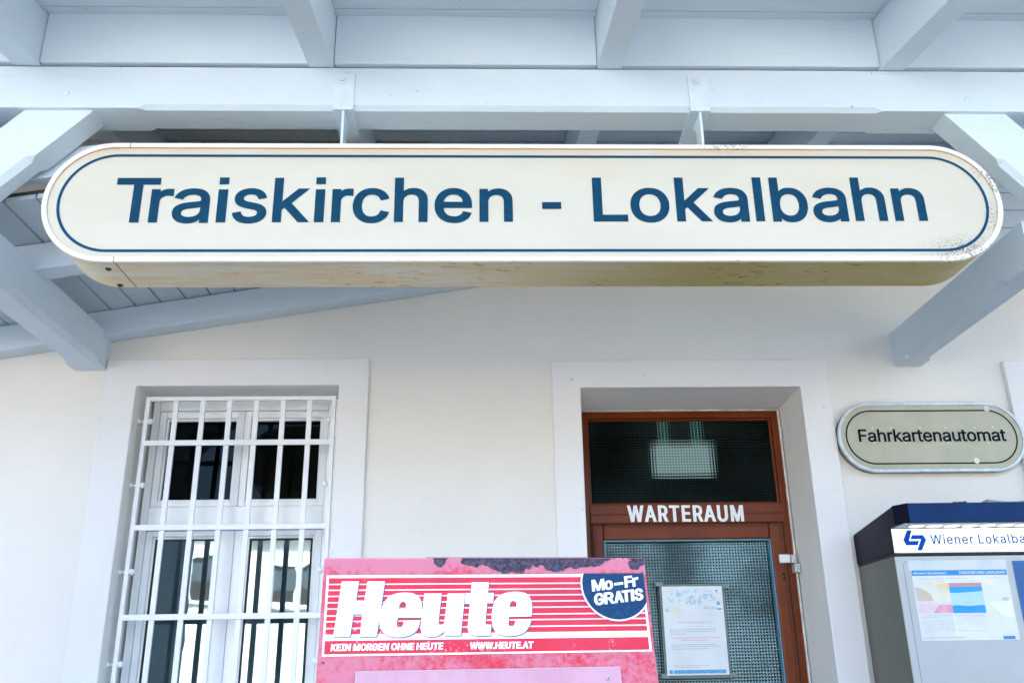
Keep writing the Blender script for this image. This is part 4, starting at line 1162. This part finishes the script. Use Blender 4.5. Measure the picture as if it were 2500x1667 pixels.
for pts in ([(2.003, 1.787), (2.025, 1.787), (2.004, 1.737), (2.053, 1.737), (2.043, 1.717), (1.988, 1.717), (1.978, 1.742)],
            [(2.023, 1.764), (2.076, 1.764), (2.087, 1.741), (2.059, 1.693), (2.037, 1.693), (2.063, 1.745), (2.013, 1.745)]):
    v_, f_ = fill([pts if sum(pts[i][0] * pts[(i + 1) % 7][1] - pts[(i + 1) % 7][0] * pts[i][1] for i in range(7)) < 0 else pts[::-1]])
    n = len(lg.v)
    lg.v += [(p[0], HY, p[1] + .001) for p in v_]
    lg.f += [[n + i for i in q] for q in f_]
lg.build('logo', logo_blue, tm)
head_ink = plain('header_blue_ink', (0.006, 0.06, 0.25), .6, .1)
letters('header_lettering', word('Wiener Lokalbahnen', 2.1085, 2.706, .0425, .0066, .0056, .95), lambda x, z: (x, HY, 1.7225 + z), head_ink, tm)
t = NT('blue_screen_print')
v = t.coord()
c = t.mix(t.ramp(t.noise(t.coord((2, 1, 1)), 5, 5), .35, .7), (0.004, 0.09, 0.30), (0.02, 0.20, 0.46))
scr = t.done(c, .2, .5)
MB().box(2.479, 2.87, MY0 - .005, MY0 - .003, 1.22, 1.642).build('screen_panel', scr, tm, 0.001)

# poster taped on the ticket machine
po = thing('fare_poster', (2.22, -.47, 1.29), 'faded fare poster with blue header bar taped on the front of the ticket machine', 'poster')
QY = MY0 - .004
MB().box(1.992, 2.446, QY, QY + .0015, 1.291, 1.604).build('sheet', plain('poster_paper', (0.70, 0.73, 0.72), .22, .6, var=.05), po)
MB().box(1.985, 2.45, QY + .0004, QY + .0018, 1.604, 1.648).build('blank_strip', plain('pale_strip', (0.56, 0.62, 0.65), .3, .5), po)
cols.update({'h': plain('header_blue_print', (0.02, 0.25, 0.60), .3), 'o': plain('faded_yellow_print', (0.72, 0.60, 0.36), .3, var=.15, scale=12), 'c': plain('cream_print', (0.74, 0.70, 0.56), .3),
             'k': plain('faded_red_print', (0.66, 0.24, 0.24), .3), 'p': plain('pink_print', (0.70, 0.34, 0.42), .3, var=.2, scale=14), 'P': plain('pale_pink_print', (0.72, 0.58, 0.62), .3),
             'B': plain('strong_blue_print', (0.01, 0.33, 0.72), .3), 'L': plain('light_blue_print', (0.42, 0.66, 0.82), .3), 't': plain('beige_print', (0.58, 0.52, 0.40), .3)})
q = QY - .0006
marks('header_bar', 'h', [(1.994, 2.444, 1.579, 1.603)], q, po)
LAYER = [0]
def curve_patch(name, key, top, bot, x0, x1, n=14):
    m = MB(); m.flat = True
    LAYER[0] += 1
    q = QY - .0006 - .00005 * LAYER[0]
    for i in range(n):
        a, b = x0 + (x1 - x0) * i / n, x0 + (x1 - x0) * (i + 1) / n
        m.poly([(a, q, bot(a)), (b, q, bot(b)), (b, q, top(b)), (a, q, top(a))])
    m.build(name, cols[key], po)
U = lambda x, a, b: (x - a) / (b - a)
curve_patch('yellow_field', 'o', lambda x: 1.545, lambda x: 1.545 - .042 * U(x, 2.062, 2.158) ** .8 if x > 2.062 else 1.545, 2.062, 2.158)
curve_patch('cream_field', 'c', lambda x: 1.540 if x < 2.055 else 1.500 - .0 * x, lambda x: 1.460, 2.03, 2.156)
curve_patch('beige_field', 't', lambda x: 1.465 + .060 * math.sqrt(max(0, 1 - ((x - 2.0) / .075) ** 2)), lambda x: 1.464, 2.0, 2.074)
curve_patch('pale_pink_field', 'P', lambda x: 1.455, lambda x: 1.412, 2.0, 2.088)
curve_patch('pink_field', 'p', lambda x: 1.4125 + .036 * min(1, U(x, 2.068, 2.10)) , lambda x: 1.412, 2.068, 2.157)
marks('red_field', 'k', [(2.159, 2.313, 1.530, 1.544)], q, po)
curve_patch('blue_field', 'B', lambda x: 1.529, lambda x: 1.500 + .008 * U(x, 2.159, 2.313) ** 2, 2.159, 2.313)
curve_patch('light_blue_field', 'L', lambda x: 1.4995 + .008 * U(x, 2.159, 2.313) ** 2, lambda x: 1.447 + .002 * math.sin(9 * U(x, 2.159, 2.313)), 2.159, 2.313)
curve_patch('lower_blue_field', 'B', lambda x: 1.4435 + .002 * math.sin(9 * U(x, 2.159, 2.313)), lambda x: 1.4105, 2.159, 2.313)
marks('text_line', 'g', [(2.012, 2.25, 1.564, 1.5665), (2.10, 2.14, 1.552, 1.554), (2.26, 2.30, 1.552, 1.554), (2.01, 2.30, 1.400, 1.4025), (2.01, 2.085, 1.392, 1.3945), (2.24, 2.32, 1.394, 1.396), (2.006, 2.10, 1.378, 1.380), (2.006, 2.19, 1.369, 1.371), (2.01, 2.17, 1.360, 1.362), (2.03, 2.14, 1.351, 1.353), (2.02, 2.17, 1.342, 1.344), (2.01, 2.30, 1.333, 1.335), (1.999, 2.195, 1.302, 1.306), (2.35, 2.42, 1.566, 1.568), (2.40, 2.43, 1.464, 1.478)], q, po)
marks('small_logo', 'h', [(2.370, 2.426, 1.294, 1.308)], q, po)
wht = plain('white_print', (0.80, 0.82, 0.82), .3)
pq = lambda z0: (lambda x, z: (x, QY - .0014, z0 + z))
letters('header_lettering', word('Hilfe beim Fahrscheinkauf', 2.000, 2.157, .0095, .0017, .0014, 1.0), pq(1.5855), wht, po)
letters('header_lettering', word('TRAISKIRCHEN LOKALBAHN', 2.215, 2.434, .0115, .0020, .0016, 1.0), pq(1.5850), wht, po)
gl_m = plain('glossy_pale_patch', (0.78, 0.80, 0.76), .18, .6)  # near-white glossy colour of the flat patches on the poster
m = MB(); m.flat = True
m.poly([(2.155, QY - .0016, 1.318), (2.166, QY - .0016, 1.318), (2.166, QY - .0016, 1.408), (2.153, QY - .0016, 1.408)])
m.build('pale_patch', gl_m, po)
m = MB(); m.flat = True
m.poly([(2.385, QY - .0016, 1.40), (2.44, QY - .0016, 1.385), (2.442, QY - .0016, 1.465), (2.33, QY - .0016, 1.452)])
m.build('pale_patch', gl_m, po)

# litter lying on top of the machine
ztop = lambda y: 1.834 + (1.894 - 1.834) * (-.02 - y) / .504
sh = MB(); sh.flat = True
px = [2.345, 2.37, 2.40, 2.45, 2.50, 2.56, 2.62, 2.70, 2.80]
pz = [.003, .016, .030, .024, .018, .020, .030, .024, .004]
for i in range(len(px) - 1):
    for (ya, yb_, fa, fb) in ((-.56, -.50, .2, 1.0), (-.50, -.36, 1.0, .25)):
        sh.poly([(px[i], ya, 1.8955 + pz[i] * fa), (px[i + 1], ya, 1.8955 + pz[i + 1] * fa), (px[i + 1], yb_, 1.8955 + pz[i + 1] * fb), (px[i], yb_, 1.8955 + pz[i] * fb)])
o = sh.build('plastic_sheet', plain('grey_plastic', (0.33, 0.34, 0.31), .5, var=.2, scale=15))
tag(o, 'crumpled grey plastic sheet lying on top of the blue ticket machine cap', 'plastic sheet')
cl = MB()
for i in range(7):
    cx = 2.20 + i * .009
    cl.dome((cx, -.575 + .012 * random.random(), 1.894), (.3 * random.uniform(-1, 1), 0, 1), .008 + .004 * random.random(), .008 + .006 * random.random(), 8)
o = cl.build('moss_clump', plain('brown_moss', (0.10, 0.095, 0.06), .9, var=.4, scale=120), None, 0, True)
tag(o, 'small brown clump of moss and leaves on the front edge of the machine cap', 'moss')

# ------------------------------------------------------------------ newspaper box
BO = Vector((-0.24128706, -3.36230304, 1.33025757))
ba, bl_ = 0.09025156, 0.20487752
bu = Vector((math.cos(ba), math.sin(ba), 0))
bn = Vector((-math.sin(ba), math.cos(ba), 0))
bv = Vector((0, 0, -1)) * math.cos(bl_) - bn * math.sin(bl_)
bo = -(bu.cross(bv))                       # outward normal of the sloping front
def onb(u, v, d=0.0):
    return BO + bu * u + bv * v + bo * d
nb = thing('newspaper_box', (BO.x + .25, BO.y + .1, 0), 'faded red newspaper box with white lettered label and peeling dark paint along its top', 'newspaper box')
t = NT('faded_red_paint')
v = t.coord()
f1 = t.noise(v, 9, 6, .65)
f2 = t.noise(v, 95, 6, .78)
f3 = t.noise(t.coord((3, 3, 40)), 2.0, 4)
fade = t.math('ADD', t.math('MULTIPLY', f1, .42), t.math('ADD', t.math('MULTIPLY', f2, .48), t.math('MULTIPLY', f3, .10)))
tcg = t.n('ShaderNodeTexCoord'); spg = t.n('ShaderNodeSeparateXYZ'); t.l(tcg.outputs['Object'], spg.inputs[0])
topf = t.ramp(spg.outputs['Z'], 1.295, 1.325, 0.0, 0.10)
fade = t.math('ADD', fade, topf)
c = t.mix(t.ramp(fade, .40, .57), (0.55, 0.028, 0.052), (0.54, 0.17, 0.235))
c = t.mix(t.ramp(t.noise(v, 45, 4), .70, .76), c, (0.50, 0.30, 0.38))
red_mat = t.done(c, .45, .3, 0, t.bump(t.noise(v, 90, 3), .12, .002))
W = .5
A0 = Vector((0, 0, 0))
def prof(u):
    top = BO + bu * u
    low = BO + bu * u + bv * .5
    dn = Vector((low.x, low.y, .03))
    bk = top + bn * .34
    return [top, low, dn, Vector((bk.x, bk.y, .03)), bk]
MB().hexa(prof(0), prof(W)).build('body', red_mat, nb, 0.0035, seg=3)
# label
lab_white = plain('white_label', (0.80, 0.83, 0.84), .3, .5, var=.02)
m = MB(); m.flat = True
m.poly([onb(.0062, .1468, .0008), onb(.4950, .1452, .0008), onb(.4943, .0265, .0008), onb(.0055, .0277, .0008)])
label = m.build('label', lab_white, nb)
t = NT('faded_red_print_on_label')
v = t.coord()
c = t.mix(t.ramp(t.noise(v, 20, 4), .3, .7), (0.58, 0.022, 0.050), (0.60, 0.034, 0.070))
scr_ = t.math('MULTIPLY', t.ramp(t.noise(v, 150, 5, .75), .56, .66), t.ramp(t.noise(v, 14, 4), .52, .66))
c = t.mix(scr_, c, (0.76, 0.62, 0.72))
lab_red = t.done(c, .45, .3)
m = MB(); m.flat = True
sk = lambda u: -.0022 * (u - .455)
edges = [.0313] + [e_ for x in (.0408, .0497, .0588, .0683, .0775, .0878, .0961, .1061) for e_ in (x - .0011, x + .0011)] + [.1145]
def band(v0, v1, u0=.0092, u1=.4910, d=.0016):
    N = 6
    for i in range(N):
        a, b = u0 + (u1 - u0) * i / N, u0 + (u1 - u0) * (i + 1) / N
        m.poly([onb(a, v1 + sk(a), d), onb(b, v1 + sk(b), d), onb(b, v0 + sk(b), d), onb(a, v0 + sk(a), d)])
for i in range(0, len(edges), 2):
    band(edges[i], edges[i + 1])
band(.1240, .1428)
m.build('red_stripe', lab_red, label)
def outline_letters(name, outlines, du, dv, d, mat, parent):
    loops = [[(p[0] * 1e-4, p[1] * 1e-4) for p in parse(s)] for s in outlines]
    v_, f_ = fill(loops)
    mm = MB(); mm.flat = True
    mm.v = [tuple(onb(p[0] + du, -p[1] + dv, d)) for p in v_]
    mm.f = [list(q) for q in f_]
    return mm.build(name, mat, parent)
ink_navy = plain('navy_ink', (0.012, 0.03, 0.22), .35)
outline_letters('lettering_shadow', HEUTE_OUTLINES, .0010, .0008, .0024, ink_navy, label)
outline_letters('lettering', HEUTE_OUTLINES, 0, 0, .0031, lab_white, label)
pl = lambda bv0: (lambda x, y: onb(x, bv0 - y + sk(x), .0026))
letters('small_lettering', word('KEIN MORGEN OHNE HEUTE', .0180, .1805, .0102, .00275, .0022, .80, .10, .22), pl(.1392 - .0005), lab_white, label)
letters('small_lettering', word('WWW.HEUTE.AT', .2197, .3142, .0102, .00275, .0022, .80, .10), pl(.1392 - .0003), lab_white, label)
def disc(r, d, ulim=.4942, vlim=.0266, N=96):
    pts = []
    for i in range(N):
        a = 2 * math.pi * i / N
        pts.append((min(ulim, .4487 + r * math.cos(a)), max(vlim, .0450 + r * math.sin(a))))
    mm = MB(); mm.flat = True
    mm.poly([onb(p[0], p[1], d) for p in pts])
    return mm
disc(.0556, .0036).build('badge_ring', lab_white, label)
t = NT('blue_badge_print')
v = t.coord()
c = t.mix(t.ramp(t.noise(v, 120, 5, .7), .35, .7), (0.004, 0.036, 0.105), (0.007, 0.055, 0.14))
badge_blue = t.done(c, .5, .2)
disc(.0530, .0042).build('badge', badge_blue, label)
ang = math.atan2(.0553 - .0475, .4824 - .4100)
def rot(u0, v0):
    return lambda x, y: onb(u0 + x * math.cos(ang) - y * math.sin(ang) * 0 + y * .02, v0 - x * math.sin(ang) - y, .0048)
def fitted(items, cap, stem, bar):
    return [glyph_fit(ch, x0, x1, lo * cap, hi * cap, stem, bar) for ch, x0, x1, lo, hi in items if ch != 'I'] + [[[(x0, lo * cap), (x0, hi * cap), (x1, hi * cap), (x1, lo * cap)]] for ch, x0, x1, lo, hi in items if ch == 'I']
letters('badge_lettering', fitted((('M', 0, .0205, 0, 1), ('o', .0198, .0340, -.02, .80), ('–', .0360, .0505, .30, .52), ('F', .0525, .0655, 0, 1), ('r', .0652, .0752, 0, .80)), .0180, .0049, .0035), rot(.4100, .0553), lab_white, label)
letters('badge_lettering', fitted((('G', 0, .0160, -.02, 1.02), ('R', .0160, .0318, 0, 1), ('A', .0318, .0470, 0, 1), ('T', .0445, .0580, 0, 1), ('I', .0588, .0642, 0, 1), ('S', .0645, .0785, -.02, 1.02)), .0182, .0049, .0036), rot(.4118, .0770), lab_white, label)
# peeled paint
t = NT('bare_dark_primer')
v = t.coord()
c = t.mix(t.ramp(t.noise(v, 160, 5, .75), .35, .65), (0.028, 0.026, 0.045), (0.105, 0.085, 0.125))
c = t.mix(t.ramp(t.noise(v, 28, 5, .6), .58, .70), c, (0.05, 0.085, 0.17))
c = t.mix(t.ramp(t.noise(v, 75, 4), .62, .72), c, (0.11, 0.045, 0.03))
rust_mat = t.done(c, .7, .15, 0, t.bump(t.noise(v, 200, 4), .4, .002))
rnd = random.Random(3)
def fractal(pts, n=3, amt=.16):
    for _ in range(n):
        out = []
        for i in range(len(pts)):
            a, b = pts[i], pts[(i + 1) % len(pts)]
            out.append(a)
            if a[1] > -10 and b[1] > -10:
                continue
            L = math.hypot(b[0] - a[0], b[1] - a[1])
            k_ = rnd.uniform(-amt, amt)
            out.append(((a[0] + b[0]) / 2 - (b[1] - a[1]) * k_, (a[1] + b[1]) / 2 + (b[0] - a[0]) * k_))
        pts = out
    return pts
for s in RUST_OUTLINES:
    pts = [(p[0], min(p[1], -12 if False else p[1])) for p in parse(s)]
    pts = fractal(pts)
    ar = sum(pts[i][0] * pts[(i + 1) % len(pts)][1] - pts[(i + 1) % len(pts)][0] * pts[i][1] for i in range(len(pts)))
    if ar > 0:
        pts = pts[::-1]
    v_, f_ = fill([[(p[0] * 1e-4, min(-.0012, p[1] * 1e-4)) for p in pts]])
    mm = MB(); mm.flat = True
    mm.v = [tuple(onb(min(p[0], .4985), -p[1], .0007)) for p in v_]
    mm.f = [list(q_) for q_ in f_]
    mm.build('peeled_patch', rust_mat, nb)
# dark bare strip along the top edge above the patches
mm = MB()
tz = lambda u, d: BO + bu * u + Vector((0, 0, .0008)) + bn * d
mm.poly([tz(.155, .004), tz(.4975, .004), tz(.4975, .12), tz(.155, .12)])
mm.build('peeled_top', rust_mat, nb)
# clear flap below the label
t = NT('scratched_pale_acrylic')
v = t.coord()
c = t.mix(t.ramp(t.noise(t.coord((6, 6, 2)), 3, 5), .3, .7), (0.50, 0.26, 0.335), (0.55, 0.32, 0.39))
acr = t.done(c, .25, .5)
def fv(u): return .1693 - .0016 * (u - .0558) / .3863
fl = MB()
fl.hexa([onb(.0558, fv(.0558), .0002), onb(.4421, fv(.4421), .0002), onb(.4421, .46, .0002), onb(.0558, .46, .0002)],
        [onb(.0558, fv(.0558), .0040), onb(.4421, fv(.4421), .0040), onb(.4421, .46, .0040), onb(.0558, .46, .0040)])
flap = fl.build('flap', acr, nb, 0.001)
mm = MB(); mm.flat = True
mm.strip([onb(.0554, fv(.0558) - .0006, .0042), onb(.4427, fv(.4421) - .0006, .0042), onb(.4427, .4606, .0042), onb(.0554, .4606, .0042)],
         [onb(.0570, fv(.0558) + .0008, .0042), onb(.4410, fv(.4421) + .0008, .0042), onb(.4410, .459, .0042), onb(.0570, .459, .0042)])
mm.build('flap_edge', plain('grey_rose_edge', (0.52, 0.38, 0.44), .4), flap)
scw = MB()
cs = onb(.4231, .1840, .0042)
scw.tube(cs, cs + bo * .0018, .0034, 20, .0026)
sc_o = scw.build('screw', plain('zinc_screw', (0.55, 0.60, 0.60), .3, .5, .7), flap, 0, True)
mm = MB(); mm.flat = True
cs = onb(.4231, .1840, .0064)
for a_ in (R(35), R(125)):
    d_ = bu * math.cos(a_) + bv * math.sin(a_)
    n_ = bu * -math.sin(a_) + bv * math.cos(a_)
    mm.poly([cs - d_ * .0022 - n_ * .0004, cs + d_ * .0022 - n_ * .0004, cs + d_ * .0022 + n_ * .0004, cs - d_ * .0022 + n_ * .0004])
    cs = cs + bo * .0002
mm.build('screw_slot', black, flap)
ch_ = MB()
for u_, v_, r_ in ((.4982, .0874, .0016), (.4955, .1648, .0012), (.0091, .1552, .0014), (.493, .024, .0013)):
    cs = onb(u_, v_, .0004)
    ch_.tube(cs - bo * .001, cs + bo * .0004, r_, 7)
ch_.build('paint_chip', rust_mat, nb)
